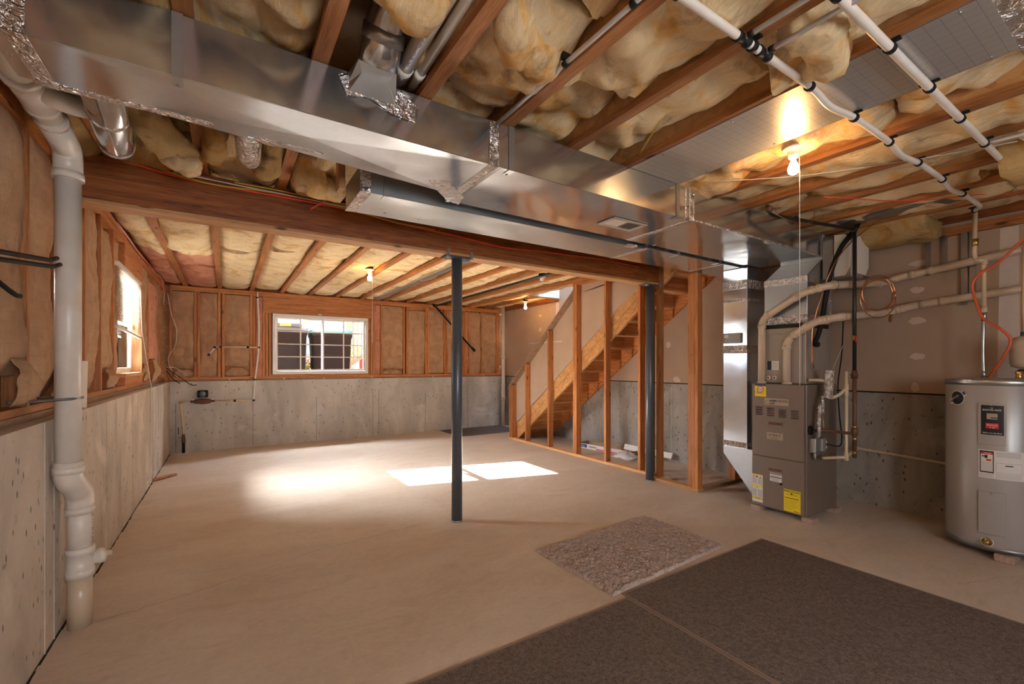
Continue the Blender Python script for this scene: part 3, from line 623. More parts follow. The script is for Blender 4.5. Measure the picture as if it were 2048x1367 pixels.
# cables along the beam
for nm, m, r, pts, lb in (
    ('power_cable', REDW, .0085, [(-.62, 3.786, 2.835), (-.45, 3.785, 2.80), (-.15, 3.788, 2.77), (.3, 3.79, 2.768), (.85, 3.786, 2.762), (1.3, 3.788, 2.72), (1.8, 3.79, 2.70), (2.3, 3.79, 2.665), (2.9, 3.79, 2.69), (3.7, 3.79, 2.71), (4.3, 3.79, 2.70)], 'lowest orange-red electrical cable stapled along the face of the main beam'),
    ('power_cable', REDW, .008, [(-.60, 3.785, 2.845), (-.15, 3.787, 2.805), (.3, 3.788, 2.785), (.82, 3.787, 2.79), (1.1, 3.787, 2.80)], 'upper orange-red electrical cable at the top of the main beam'),
    ('power_cable', YELW, .006, [(-.45, 3.772, 2.815), (-.1, 3.775, 2.765), (.3, 3.776, 2.785), (.7, 3.778, 2.775), (1.2, 3.778, 2.725), (1.6, 3.79, 2.72)], 'yellow electrical cable looping along the face of the main beam'),
    ('power_cable', WHTW, .006, [(-.30, 3.77, 2.80), (.0, 3.77, 2.79), (.4, 3.772, 2.785), (.85, 3.77, 2.775)], 'white electrical cable bundled among red and yellow ones on the main beam'),
    ('power_cable', YELW, .006, [(.05, 3.756, 2.80), (.4, 3.757, 2.80), (.85, 3.757, 2.79)], 'second yellow cable behind the lowered duct end on the main beam')):
    o = tube(nm, m, None, spline(pts, 8), r, 6); tag(o, lb, 'cable', 'cables on the main beam')
# low brown block beside the return duct end
bk = box('support_block', PALE[2], None, .61, 3.0, ZJ-.20, .648, 3.09, ZJ); tag(bk, 'short wooden block hanging beside the open end of the lower duct', 'block')

# ================================================================ DUCTS
tr = thing('supply_duct', (1.5, 2.3, 2.585), 'long shiny galvanized supply trunk duct crossing the room under the joists', 'duct')
ZB, ZT = 2.585, 2.826
top = [(-.66, 2.42), (.5, 2.48), (1.06, 2.52), (1.26, 2.70), (2.95, 2.735)]
def trunk(pl, x0, x1):
    """closed section of the trunk: front face y=2.10, back given by polyline pl"""
    poly = [(x0, 2.10)]+[(x1, 2.10)]+[p for p in reversed(pl)]
    return MB().prism(poly, 2, ZB, ZT)
trunk([(-.66, 2.42), (.5, 2.475), (1.06, 2.52), (1.20, 2.62)], -.66, 1.20).build('duct_section', GALV, tr, .002)
trunk([(1.2005, 2.62), (1.27, 2.72), (2.95, 2.735)], 1.2005, 2.95).build('duct_section', GALV, tr, .002)
trunk([(2.9505, 2.735), (5.08, 2.74)], 2.9505, 5.08).build('duct_section', GALV, tr, .002)
def brake(x0, x1, b0, b1, par, z, drop=.007, y0=2.102, mat=None):
    # cross-broken bottom sheet, as sheet metal ducts are stiffened
    c = ((x0+x1)/2, (y0+(b0+b1)/2)/2, z-drop); v = [(x0, y0, z-.0006), (x1, y0, z-.0006), (x1, b1, z-.0006), (x0, b0, z-.0006), c]
    MB().add(v, [(0, 1, 4), (1, 2, 4), (2, 3, 4), (3, 0, 4)]).build('bottom_sheet', mat or GALV, par)
brake(-.55, 1.19, 2.42, 2.60, tr, ZB); brake(1.28, 2.38, 2.718, 2.73, tr, ZB, .005); brake(3.0, 4.2, 2.735, 2.738, tr, ZB); brake(4.2, 5.07, 2.738, 2.738, tr, ZB)
def tape(x, w, back):
    MB().box(x-w/2, 2.0975, ZB-.002, x+w/2, 2.10, ZT).box(x-w/2, 2.0975, ZB-.0025, x+w/2, back, ZB).build('foil_seam', FOIL, tr)
tape(1.235, .055, 2.70); tape(2.97, .05, 2.735); tape(-.585, .055, 2.42); tape(2.90, .012, 2.11)
MB().prism([(1.0, 2.47), (1.10, 2.42), (1.30, 2.60), (1.33, 2.74), (1.24, 2.72), (1.05, 2.53)], 2, ZB-.003, ZB-.0005).build('foil_patch', FOIL, tr)
MB().box(-.62, 2.405, ZB-.003, -.05, 2.45, ZB+.012).build('foil_patch', FOIL, tr); MB().box(.12, 2.44, ZB-.003, .42, 2.475, ZB+.01).build('foil_patch', FOIL, tr)
box('foil_seam', FOIL, tr, 3.0, 2.097, ZB-.001, 5.05, 2.0995, ZB+.016)
# hanger straps
for x in (-.155, 1.345, 2.80):
    MB().box(x-.018, 2.094, ZB-.003, x+.018, 2.0975, ZT).box(x-.018, 2.094, ZB-.0055, x+.018, 2.165, ZB-.003).build('hanger_strap', GALV2, tr)
    MB().lathe([(.0, -.005), (.009, -.003), (.009, 0)], (x, 2.15, ZB-.0045), seg=8).build('screw', GDARK, tr)
for x in (.10, 1.24, 3.3): box('drive_cleat', GALV2, tr, x-.012, 2.47 if x < 1 else 2.70, ZB-.004, x+.012, 2.50 if x < 1 else 2.735, ZB+.03)
rg = frame_rect(2.40, 2.76, 2.34, 2.53, 0, 1, .028)
vg = tag(thing('ceiling_register', (2.58, 2.435, ZB), 'small beige grille set in the underside of the long supply duct', 'vent'))
MB().box(2.40, 2.34, ZB-.009, 2.76, 2.368, ZB-.003).box(2.40, 2.502, ZB-.009, 2.76, 2.53, ZB-.003).box(2.40, 2.368, ZB-.009, 2.43, 2.502, ZB-.003).box(2.73, 2.368, ZB-.009, 2.76, 2.502, ZB-.003).build('frame', TAN, vg)
box('back_plate', GDARK, vg, 2.43, 2.368, ZB-.004, 2.73, 2.502, ZB-.0025)
for k in range(14): MB().obox((2.441+k*.0215, 2.435, ZB-.006), (.012, .132, .0015), Matrix.Rotation(.5 if k < 7 else -.5, 3, 'Y')).build('slat', TAN, vg)
# return duct behind
rt = thing('return_duct', (3.0, 3.0, 2.585), 'second lower return duct running close behind the long supply trunk', 'duct')
RB, RZ = 2.575, 2.745
box('duct_section', GALV2, rt, .705, 2.83, RB, 3.30, 3.25, RZ, .002); box('duct_section', GALV, rt, 3.3005, 2.80, RB, 5.34, 3.25, RZ, .002)
brake(.78, 2.0, 3.248, 3.248, rt, RB, .006, 2.832, GALV2); brake(2.0, 3.26, 3.248, 3.248, rt, RB, .006, 2.832, GALV2); brake(3.33, 4.5, 3.248, 3.248, rt, RB, .006, 2.802)
box('foil_seam', FOIL, rt, 3.27, 2.797, RB-.0025, 3.325, 3.2525, RB); MB().box(.70, 2.826, RB-.003, .77, 3.253, RB).box(.70, 2.826, RB, .765, 2.8298, RZ).build('foil_seam', FOIL, rt)
box('foil_seam', FOIL, rt, 4.515, 2.80, RB-.0022, 4.53, 3.25, RB)
box('foil_patch', FOIL, rt, 3.05, 2.80, RB-.003, 3.16, 2.87, RB+.01)
for x in (.86, 3.75, 4.45): MB().box(x-.015, 2.826-.03*(x > 3), RB-.006, x+.015, 2.90, RB-.003).box(x-.015, 2.823-.03*(x > 3), RB-.006, x+.015, 2.826-.03*(x > 3), RZ).build('hanger_strap', GALV2, rt)
for x in (.95, 1.2): MB().lathe([(.0, -.006), (.01, -.003), (.01, 0)], (x, 3.15, RB), seg=8).build('screw', GDARK, rt)
# return drop + boot
dp = thing('return_drop', (5.07, 2.87, .03), 'tall bright galvanized return drop beside the furnace with a slanted boot', 'duct')
MB().box(4.85, 2.735, .56, 5.30, 3.015, RB-.004).build('riser', [GALV], dp, .002)
MB().prism([(3.015, .56), (3.015, .475), (2.66, .05), (2.60, .03), (2.556, .03), (2.556, .56)], 0, 4.85, 5.25).build('boot', GALV, dp, .002)
for z, h in ((2.34, .10), (2.20, .035), (1.62, .09), (.565, .06)): MB().box(4.846, 2.731, z, 5.30, 3.018, z+h).build('foil_seam', FOIL, dp)
hs = thing('humidistat', (4.84, 2.89, 1.74), 'small grey humidistat dial box on the front of the tall return drop', 'control')
box('case', CABL, hs, 4.815, 2.80, 1.735, 4.849, 3.0, 1.85, .006); box('face_plate', GLASSB, hs, 4.812, 2.81, 1.742, 4.8149, 2.99, 1.82)
box('display', LBLW, hs, 4.810, 2.93, 1.795, 4.8118, 2.98, 1.835); MB().lathe([(.016, 0), (.014, -.012), (0, -.012)], (4.812, 2.955, 1.765), (1, 0, 0), 14).build('dial', TAN, hs)
text('33', hs, (4.848, 2.925, 1.69), (0, -1, 0), (0, 0, 1), .02, PRINT); box('marker_line', PRINT, hs, 4.848, 2.83, 1.69, 4.8495, 2.89, 1.693)
# plenum and coil
pl = thing('supply_plenum', (5.0, 2.3, 1.89), 'galvanized supply plenum with foil tape rising from the coil cabinet to the trunk', 'duct')
MB().prism([(5.085, ZT), (5.085, 2.56), (4.76, 2.36), (4.76, 1.93), (5.28, 1.93), (5.28, ZT)], 1, 2.09, 2.50).build('plenum_body', GALV2, pl, .002)
for k in range(16): 
    a = 4.775+k*.019; z = 2.36+(a-4.76)*.615; box('rib', GALV2, pl, a, 2.10, z+.002, a+.006, 2.49, z+.008)
box('foil_seam', FOIL, pl, 4.756, 2.086, 2.30, 5.0, 2.503, 2.365); box('foil_seam', FOIL, pl, 4.756, 2.086, 1.90, 5.28, 2.503, 1.985)
box('foil_seam', FOIL, pl, 5.22, 2.085, 1.9, 5.284, 2.0895, ZT); box('foil_seam', FOIL, pl, 5.08, 2.086, 2.45, 5.13, 2.0898, ZT-.01)
cc = thing('coil_cabinet', (4.98, 2.32, 1.30), 'beige cooling coil cabinet between the furnace top and the plenum', 'cabinet')
box('cabinet_body', CABL, cc, 4.72, 2.085, 1.305, 5.25, 2.53, 1.86, .004); box('top_gap', DARK, cc, 4.73, 2.10, 1.86, 5.24, 2.52, 1.90)
box('front_panel', CABL, cc, 4.708, 2.12, 1.315, 4.7195, 2.50, 1.80, .003)
box('rating_plate', LBLW, cc, 4.7055, 2.33, 1.44, 4.7078, 2.40, 1.53); box('rating_plate', LBLK, cc, 4.7055, 2.402, 1.44, 4.7078, 2.44, 1.53)
for k in range(6): box('print_line', LBLG, cc, 4.7048, 2.338, 1.455+k*.012, 4.7054, 2.392, 1.459+k*.012)
for y in (2.365, 2.425):
    MB().lathe([(.020, 0), (.020, .02), (.012, .021), (.012, .008), (0, .008)], (4.707, y, 1.36), (-1, 0, 0), 18).build('pipe_stub', [WHITEP], cc); MB().lathe([(.011, .0), (.011, .012), (0, .012)], (4.700, y, 1.36), (-1, 0, 0), 14).build('stub_plug', BRASSV, cc)

# branch ducts
bd = thing('branch_duct', (-.44, 2.8, 2.62), 'short round galvanized branch pipe turning up behind the big white drain pipe', 'duct')
MB().tube(arc([(-.44, 2.38, 2.69), (-.50, 3.22, 2.69), (-.50, 3.30, 3.05)], .10, 6), .078, 24).build('pipe', GALV, bd)
MB().tube([(-.472, 2.80, 2.69), (-.474, 2.84, 2.69)], .0795, 24).build('foil_seam', FOIL, bd); MB().tube([(-.498, 3.17, 2.692), (-.50, 3.20, 2.695)], .0795, 24).build('foil_seam', FOIL, bd)
fd = thing('branch_duct', (.11, 2.8, 2.62), 'crinkled foil-covered branch pipe dropping between joists behind the trunk', 'duct')
P = [Vector((.09, 2.45, 2.72)), Vector((.10, 2.75, 2.71)), Vector((.115, 3.1, 2.74)), Vector((.12, 3.25, 2.9)), Vector((.12, 3.28, 3.1))]
pp = spline(P, 14); MB().tube(pp, [.062+.003*(i % 2) for i in range(len(pp))], 20).build('pipe', FOIL, fd)
ed = thing('elbow_duct', (.58, 1.95, 2.78), 'large round galvanized elbow rising from the trunk between two joists', 'duct')
MB().tube(arc([(.575, 2.0, 2.835), (.575, 1.90, 2.95), (.575, 1.60, 3.04)], .12, 6), .086, 26).build('pipe', GALV, ed)
MB().tube([(.575, 1.935, 2.90), (.575, 1.90, 2.94)], .0915, 26).build('bead', GALV2, ed)
_v = [(.575+.11*a, 2.0975, 2.775+.045*b) for a, b in ((-1, -1), (0, -1), (1, -1), (1, 0), (1, 1), (0, 1), (-1, 1), (-1, 0))]+[(.575+.086*math.cos(t), 2.0-.05*math.sin(t), 2.845+.06*math.sin(t)) for t in [-2.356+PI/4*k for k in range(8)]]
MB().add(_v, [(k, (k+1) % 8, 8+(k+1) % 8, 8+k) for k in range(8)]+[tuple(range(8, 16)), tuple(range(8))]).build('boot', GALV2, ed, .003)
MB().add([(.42, 2.094, 2.80), (.46, 2.092, 2.71), (.56, 2.092, 2.735), (.66, 2.092, 2.69), (.78, 2.092, 2.68), (.80, 2.094, 2.76), (.70, 2.09, 2.81), (.5, 2.09, 2.82)], [(0, 1, 2, 3, 4, 5, 6, 7)]).build('foil_patch', FOIL, ed)
for x, y0, y1, m, lb in ((2.60, 4.1, 9.2, GALV2, 'flat galvanized duct running back in a joist bay past the free steel column'), (5.0, -.3, 1.9, GDARK, 'dull galvanized duct inside the joist bay above the furnace pipes')):
    t = thing('joist_bay_duct', (x, (y0+y1)/2, ZJ-.03), lb, 'duct'); w_ = .06 if x < 3 else .09
    box('duct_section', m, t, x-w_, y0, ZJ-.02 if x < 3 else ZJ+.01, x+w_, (y0+y1)/2, ZJ+.12, .004); box('duct_section', m, t, x-w_, (y0+y1)/2+.001, ZJ-.02 if x < 3 else ZJ+.01, x+w_, y1, ZJ+.12, .004); box('foil_seam', FOIL, t, x-w_-.002, (y0+y1)/2-.03, ZJ-.024 if x < 3 else ZJ+.006, x+w_+.002, (y0+y1)/2+.03, ZJ-.0205 if x < 3 else ZJ+.009)
tag(tube('black_iron_pipe', BLKPIPE, None, [(3.93, 4.2, 2.80), (3.93, 9.25, 2.80)], .02, 10), 'long black pipe running under the far joists towards the back wall', 'pipe')
# diagonal brace bar on the back wall
db = thing('brace_bar', (4.4, 9.25, 1.8), 'black metal bar hanging diagonally across the studs of the back wall', 'bar')
tube('rod', BLACK, db, [(3.90, 9.28, 2.82), (4.87, 9.30, 1.86)], .02, 10); MB().obox((4.90, 9.30, 1.84), (.05, .04, .11), Matrix.Rotation(-.8, 3, 'Y')).build('end_bracket', BLACK, db, .004); MB().obox((3.90, 9.28, 2.80), (.08, .04, .04), Matrix.Rotation(.8, 3, 'Y')).build('pivot', BLACK, db, .004)

# ================================================================ STAIRS
K = .73; Y0_ = 7.43
zl = lambda y: K*(Y0_-y)
sr = thing('staircase', (5.3, 5.5, 0), 'unfinished wooden open-back staircase rising towards the furnace along the right wall', 'staircase')
def stringer(x0, x1, mat, ya=7.40, yb=3.45, dz=.33):
    yb0 = Y0_; return MB().prism([(Y0_+dz/K-.12, .0), (Y0_-.0, .0), (yb, zl(yb)), (yb, min(zl(yb)+dz, 3.12))][:1]+[(Y0_, 0), (yb, zl(yb)), (yb, zl(yb)+dz), (Y0_+.12, zl(Y0_+.12)+dz)], 0, x0, x1).build('stringer', mat, sr)
stringer(4.905, 4.945, OSB); stringer(5.735, 5.775, STUD[1])
MB().prism([(Y0_+.02, .0), (3.45, zl(3.45)-.016), (3.45, zl(3.45)), (Y0_+.02, .016)], 0, 4.90, 4.95).build('stringer_edge', PALE[1], sr)
for k in range(12):
    y = 7.1-k*.33; MB().prism([(y, zl(y)+.02), (y-.004, zl(y)+.02), (y-.19, zl(y)+.30), (y-.186, zl(y)+.30)], 0, 4.9035, 4.9052).build('panel_line', CRK, sr)
MB().prism([(7.35, zl(7.35)+.165), (3.5, zl(3.5)+.165), (3.5, zl(3.5)+.170), (7.35, zl(7.35)+.170)], 0, 4.9035, 4.9052).build('panel_line', CRK, sr)
RISE, RUN = .197, .27
for i in range(1, 16):
    yr = 7.60-RUN*i
    box('riser', STUD[0], sr, 4.946, yr+RUN-.0, RISE*(i-1), 5.734, yr+RUN+.018, RISE*i-.027) if yr > 3.3 else None
    if yr < 3.3: continue
    box('tread', PALE[0], sr, 4.946, yr-.005, RISE*i-.026, 5.734, yr+RUN+.035, RISE*i)
    MB().prism([(yr+.002, RISE*i-.027), (yr+RUN*.7, RISE*i-.027), (yr+.002, RISE*i-.16)], 0, 5.70, 5.734).build('wedge', STUD[1], sr)
# partition framing beside the stairs
PX0, PX1 = 4.785, 4.885
pt = thing('stair_stud_wall', (4.83, 5.7, 0), 'open wooden stud wall with sloping top enclosing the stairs, column side', 'wall framing')
box('bottom_plate', PALE[1], pt, PX0, 3.97, 0, PX1, 7.58, .038, .002)
KN = lambda y: 1.08+.84*(7.53-y)
def stud_p(y, top, w=.04): return box('stud', STUD[2], pt, PX0, y, .0385, PX1, y+w, top)
for y, w in ((7.50, .04), (7.44, .04), (6.95, .04), (6.245, .04)): stud_p(y, KN(y+w)-.04, w)
for y in (5.555, 5.51): stud_p(y, ZJ-.04)
stud_p(4.845, ZJ-.04); stud_p(4.19, ZJ-.04); stud_p(4.02, ZJ-.04, .038)
MB().prism([(7.58, KN(7.58)-.04), (7.58, KN(7.58)+.005), (5.60, KN(5.60)+.005), (5.60, KN(5.60)-.04)], 0, PX0-.004, PX1+.015).build('sloping_plate', OLD[1], pt)
box('top_plate', STUD[1], pt, PX0, 3.985, ZJ-.0395, PX1, 5.60, ZJ-.0015)
MB().prism([(7.52, zl(7.52)+.36), (7.52, KN(7.52)-.045), (5.60, KN(5.60)-.045), (5.60, ZJ-.04), (3.99, ZJ-.04), (3.99, zl(3.99)+.332), (7.3, zl(7.3)+.332)], 0, 4.8865, 4.8995).build('drywall', DRY, pt)
box('joint_strip', SPACK, pt, 4.8855, 6.0, 1.885, 4.8863, 7.0, 1.90)
p2 = thing('furnace_side_stud_wall', (4.9, 3.5, 0), 'short wooden stud wall turning the corner between the steel column and the furnace', 'wall framing')
box('bottom_plate', PALE[1], p2, PX0-.15, 3.20, 0, PX1-.14, 3.83, .038, .002); box('bottom_plate', OLD[0], p2, PX1-.138, 3.20, 0, XR-.02, 3.29, .038, .002)
for x, y, x1, y1 in ((4.69, 3.80, 4.785, 3.84), (4.635, 3.20, 4.725, 3.24), (4.635, 3.242, 4.675, 3.33), (5.40, 3.20, 5.44, 3.29), (5.445, 3.20, 5.485, 3.29)): box('stud', STUD[2], p2, x, y, .0385, x1, y1, RB-.008 if y < 3.26 else ZJ-.002)
# things under the stairs
cb = thing('cardboard_tray', (5.6, 5.6, 0), 'open shallow cardboard tray with printed blue and red sides on the floor under the stairs', 'box')
M_ = Matrix.Rotation(math.radians(7), 3, 'Z')
def tr_(p): q = M_ @ (Vector(p)-Vector((5.55, 5.6, 0))); return q+Vector((5.55, 5.6, 0))
def pan(x0, y0, z0, x1, y1, z1, name, mat):
    mb = MB().box(x0, y0, z0, x1, y1, z1); mb.v = [tr_(v) for v in mb.v]; return mb.build(name, mat, cb)
pan(5.42, 5.0, .002, 5.72, 6.15, .008, 'tray_bottom', CARD); fs_ = pan(5.415, 5.0, .002, 5.42, 6.15, .085, 'side_panel', LBLW); pan(5.72, 5.0, .002, 5.725, 6.15, .085, 'side_panel', CARD); pan(5.415, 6.15, .002, 5.725, 6.155, .085, 'side_panel', CARD); pan(5.415, 4.995, .002, 5.725, 5.0, .085, 'side_panel', CARD)
pan(5.412, 5.93, .02, 5.4145, 6.12, .075, 'blue_print', LBLB); pan(5.412, 5.05, .008, 5.4145, 5.72, .028, 'red_print', plain('pink_red_print', (.62, .10, .13), .5))
o = text('Home', cb, tr_((5.411, 6.07, .035)), M_ @ Vector((0, -1, 0)), (0, 0, 1), .026, WHITEP); text('Openers', cb, tr_((5.411, 5.88, .035)), M_ @ Vector((0, -1, 0)), (0, 0, 1), .034, PRINT)
pb2 = MB(); vs = []; n = 18
for j in range(n+1):
    for i in range(n+1):
        u, v = i/n-.5, j/n-.5; r_ = max(0, 1-(u*u+v*v)*3.6)
        vs.append((5.42+u*.34, 5.02+v*.42, .003+r_*.10*(.6+.8*abs(fbm(u*9, v*9, 1)))+.02*abs(fbm(u*22, v*22, 5))*(r_ > 0)))
pb2.add(vs, [(j*(n+1)+i, j*(n+1)+i+1, (j+1)*(n+1)+i+1, (j+1)*(n+1)+i) for j in range(n) for i in range(n)], True)
pbo = pb2.build('plastic_bag', plain('translucent_white_plastic', (.72, .72, .74), .3, var=.03)); tag(pbo, 'crumpled clear white plastic bag on the floor beside the cardboard tray', 'bag'); md = pbo.modifiers.new('s', 'SOLIDIFY'); md.thickness = .002
tb = MB().obox((5.66, 4.82, .11), (.012, .95, .09), Matrix.Rotation(.35, 3, 'Y')).build('trim_board', WHITEP); tag(tb, 'white trim board leaning against the concrete behind the plastic bag', 'board')

# ================================================================ FURNACE
fx, fy0, fy1, fz0, fz1 = 4.61, 2.035, 2.552, .045, 1.30
fu = thing('furnace', (4.94, 2.3, .0), 'taupe two-door gas furnace standing on pads between the return drop and the right wall', 'furnace')
box('cabinet', CABM, fu, fx+.012, fy0, fz0, 5.255, fy1, fz1, .004)
ud = box('door', CABM, fu, fx-.006, fy0+.016, .567, fx+.0115, fy1-.006, fz1-.004, .006, seg=2); ld = box('door', CABM, fu, fx-.006, fy0+.016, fz0+.012, fx+.0115, fy1-.006, .560, .006, seg=2)
S = .973
def fp(y, z): return y*S, 1.5-S*(1.5-z)
def lab(name, mat, par, ya, yb, za, zb, t=.002, base=0):
    (a, c), (b, d) = fp(min(ya, yb), min(za, zb)), fp(max(ya, yb), max(za, zb)); return box(name, mat, par, fx-.0065-base-t, a, c, fx-.0065-base, b, d)
def ftext(s, par, y, z, h, mat, w=None, base=.0028):
    a, c = fp(y, z); return text(s, par, (fx-.0065-base, a, c), (0, -1, 0), (0, 0, 1), h, mat, w=w)
q = lab('warning_label', LBLY, ud, 2.583, 2.468, 1.16, 1.285); lab('warning_label', LBLB, ud, 2.583, 2.468, 1.270, 1.287, .0025)
a, c = fp(2.527, 1.235); MB().lathe([(.034, 0), (.034, .001), (0, .001)], (fx-.0086, a, c), (-1, 0, 0), 20).build('print_oval', LBLR, ud)
o = MB().lathe([(.028, 0), (.028, .001), (0, .001)], (fx-.0096, a, c), (-1, 0, 0), 20).build('print_oval', LBLW, ud)
ftext('SERVICE', q, 2.566, 1.188, .012, LBLR, .075); ftext('CALL FOR REPAIR', q, 2.57, 1.205, .007, LBLG, .09); ftext('FURNACE', q, 2.55, 1.23, .009, PRINT, .045, .004)
q = lab('name_plate', LBLT, ud, 2.483, 2.248, 1.078, 1.147)
ftext('ARMSTRONG', q, 2.432, 1.112, .021, PRINT, .172); ftext('AIR', q, 2.428, 1.086, .020, PRINT, .05)
a, c = fp(2.45, 1.11); MB().tube([(fx-.0092, a+.022, c-.02), (fx-.0092, a+.022, c+.005), (fx-.0092, a, c+.02), (fx-.0092, a-.022, c+.005)], .0014, 4).tube([(fx-.0092, a+.02, c-.02), (fx-.0092, a-.02, c-.02)], .0014, 4).build('house_emblem', PRINT, q)
for j in range(4):
    for i in range(4):
        y, z = fp(2.575-i*.116, 1.055-.004*i-j*.0235); y -= 0
        MB().prism([(fx-.0062, z), (fx-.016, z-.003), (fx-.0062, z-.012)], 1, y-.072, y).build('louver', CABM, ud) if False else MB().add([(fx-.0062, y, z), (fx-.0062, y-.072, z), (fx-.017, y-.068, z-.008), (fx-.017, y-.004, z-.008), (fx-.0062, y, z-.014), (fx-.0062, y-.072, z-.014)], [(0, 3, 2, 1), (3, 4, 5, 2), (0, 4, 3), (1, 2, 5), (0, 1, 5, 4)]).build('louver', CABM, ud)
        box('louver_slot', DARK, ud, fx-.0072, y-.068, z-.0175, fx-.0064, y-.004, z-.0142)
for z in (.89, .415):
    d = ud if z > .6 else ld; y, zz = fp(2.375, z); hh = .018
    MB().box(fx-.011, y-.07, zz-hh, fx-.0062, y+.07, zz-hh+.005).box(fx-.011, y-.07, zz+hh-.005, fx-.0062, y+.07, zz+hh).box(fx-.011, y-.07, zz-hh, fx-.0062, y-.063, zz+hh).box(fx-.011, y+.063, zz-hh, fx-.0062, y+.07, zz+hh).build('handle', CABM, d); box('handle_recess', RUST, d, fx-.0072, y-.063, zz-hh+.005, fx-.0064, y+.063, zz+hh-.005)
q = lab('name_plate', LBLT, ud, 2.458, 2.30, .725, .795)
ftext('ULTRA V', q, 2.443, .760, .021, PRINT, .118); ftext('HIGH EFFICIENCY', q, 2.44, .742, .007, PRINT, .12); ftext('GAS FURNACE', q, 2.42, .730, .006, PRINT, .07)
q = lab('instruction_label', LBLW, ld, 2.612, 2.502, .045, .335, .001)
for z0, z1 in ((.325, .336), (.205, .222), (.075, .095)): lab('yellow_band', LBLY, ld, 2.612, 2.502, z0, z1, .0016)
for k in range(9):
    for c0, c1 in ((2.606, 2.563), (2.552, 2.508)):
        lab('print_line', LBLG, q, c0, c1, .235+k*.0085, .2385+k*.0085, .0022); lab('print_line', LBLG, q, c0, c1, .105+k*.0085, .1085+k*.0085, .0022)
ftext('CAUTION', q, 2.585, .080, .010, PRINT, .06); ftext('+', q, 2.565, .185, .018, PRINT); lab('print_icon', PRINT, q, 2.57, 2.553, .305, .318, .0022); lab('print_icon', LBLR, q, 2.60, 2.588, .307, .32, .0022); lab('print_icon', LBLR, q, 2.53, 2.518, .303, .316, .0022)
q = lab('spec_label', LBLW, ld, 2.428, 2.312, .296, .385)
for z in (.372, .335): lab('black_band', LBLK, ld, 2.426, 2.314, z, z+.008, .0025)
for k in range(3): lab('print_line', LBLG, q, 2.42, 2.33, .347+k*.007, .349+k*.007, .003); lab('print_line', LBLG, q, 2.41, 2.34, .303+k*.009, .306+k*.009, .003)
a, c = fp(2.318, .283); MB().lathe([(.012, 0), (.010, .01), (0, .01)], (fx-.0065, a, c), (-1, 0, 0), 12).build('knob', BLACK, ld)
q = lab('energy_label', LBLY, ld, 2.292, 2.137, .028, .246)
ftext('ENERGYGUIDE', q, 2.286, .222, .017, PRINT, .14); ftext('Natural Gas Furnace', q, 2.27, .196, .008, PRINT, .10)
MB().box(0, 0, 0, .001, .001, .001); lab('scale_arrow', PRINT, q, 2.283, 2.155, .160, .166, .003)
a, c = fp(2.218, .214); MB().prism([(a-.012, c), (a+.012, c), (a, c-.016)], 0, fx-.0098, fx-.0086).build('scale_arrow', PRINT, q)
for k, w in enumerate((.12, .11, .09, .12, .12, .10, .07)): lab('print_line', plain('faint_ink', (.45, .36, .03), .6) if k == 0 else bpy.data.materials['faint_ink'], q, 2.283, 2.283-w, .140-k*.014, .143-k*.014, .003)
lab('print_line', PRINT, q, 2.20, 2.15, .038, .043, .003)
for x0, y0 in ((4.60, 2.46), (4.60, 1.975), (5.14, 2.0), (5.14, 2.46)):
    box('pad', MATP, fu, x0, y0, 0, x0+.13, y0+.10, .0445, .004)
# side burner hardware
sd = fy0
gv = thing('gas_valve', (4.82, 1.98, .70), 'gas valve with grey regulator and foil wrapped leads on the furnace side', 'valve')
box('valve_body', GALV2, gv, 4.66, 1.975, .66, 4.73, 2.034, .80, .006); box('regulator', GLASSB, gv, 4.74, 1.95, .67, 4.82, 2.034, .795, .008)
for k in (0, 1): MB().lathe([(.014, 0), (.014, .03), (.01, .032)], (4.83, 1.98, .70+k*.05), (1, -.3, 0), 12).build('port', WHITEP, gv)
MB().lathe([(.045, 0), (.045, .008), (0, .008)], (4.68, 2.03, .87), (0, -1, 0), 16).build('flange', BLACK, gv)
tube('supply_stub', RUST, gv, [(4.70, 1.99, .87), (4.80, 1.93, .868), (4.93, 1.80, .85)], .014, 10)
tube('wire_lead', BLACK, gv, spline([(4.82, 1.96, .74), (4.90, 1.88, .72), (5.02, 1.90, .78), (5.10, 1.95, 1.0), (5.12, 1.97, 1.3), (5.15, 1.95, 1.6), (5.14, 1.93, 2.0)], 8), .006, 6)
tube('foil_wrap', FOIL, gv, spline([(4.70, 1.97, .80), (4.705, 1.965, .88), (4.70, 1.965, .95), (4.72, 1.965, 1.12)], 6), .018, 10); tube('foil_wrap', FOIL, gv, spline([(4.77, 1.965, 1.03), (4.765, 1.96, 1.12), (4.75, 1.96, 1.2)], 6), [.016]*12+[.02], 10)
MB().tube(spline([(4.80, 1.93, 1.18), (4.80, 1.92, 1.32), (4.80, 1.92, 1.44)], 8), .042, 16).build('foil_wrap', FOIL, gv)
tube('sensor_lead', BLACK, gv, [(4.66, 2.0, .66), (4.66, 1.99, .60), (4.76, 1.97, .64)], .003, 5); tube('foil_wrap', FOIL, gv, [(4.70, 2.0, .66), (4.68, 1.99, .60)], .012, 8)
tube('sensor_lead', BRASS, gv, [(4.78, 1.97, 1.05), (4.80, 1.965, .9), (4.79, 1.97, .80)], .003, 5)
tube('loose_lead', WHTW, gv, spline([(4.88, 1.92, 1.45), (4.92, 1.9, 1.55), (5.0, 1.88, 1.68)], 5), .002, 5)
cp = thing('condensate_line', (4.9, 1.93, .6), 'cream condensate drain line with a trap on the furnace side', 'pipe')
tube('trap_pipe', CPVC, cp, arc([(4.71, 2.06, 1.345), (4.78, 1.98, 1.345), (4.79, 1.93, 1.335), (4.80, 1.92, 1.17), (4.86, 1.87, 1.20), (4.93, 1.83, 1.27)], .05), .0145, 12)
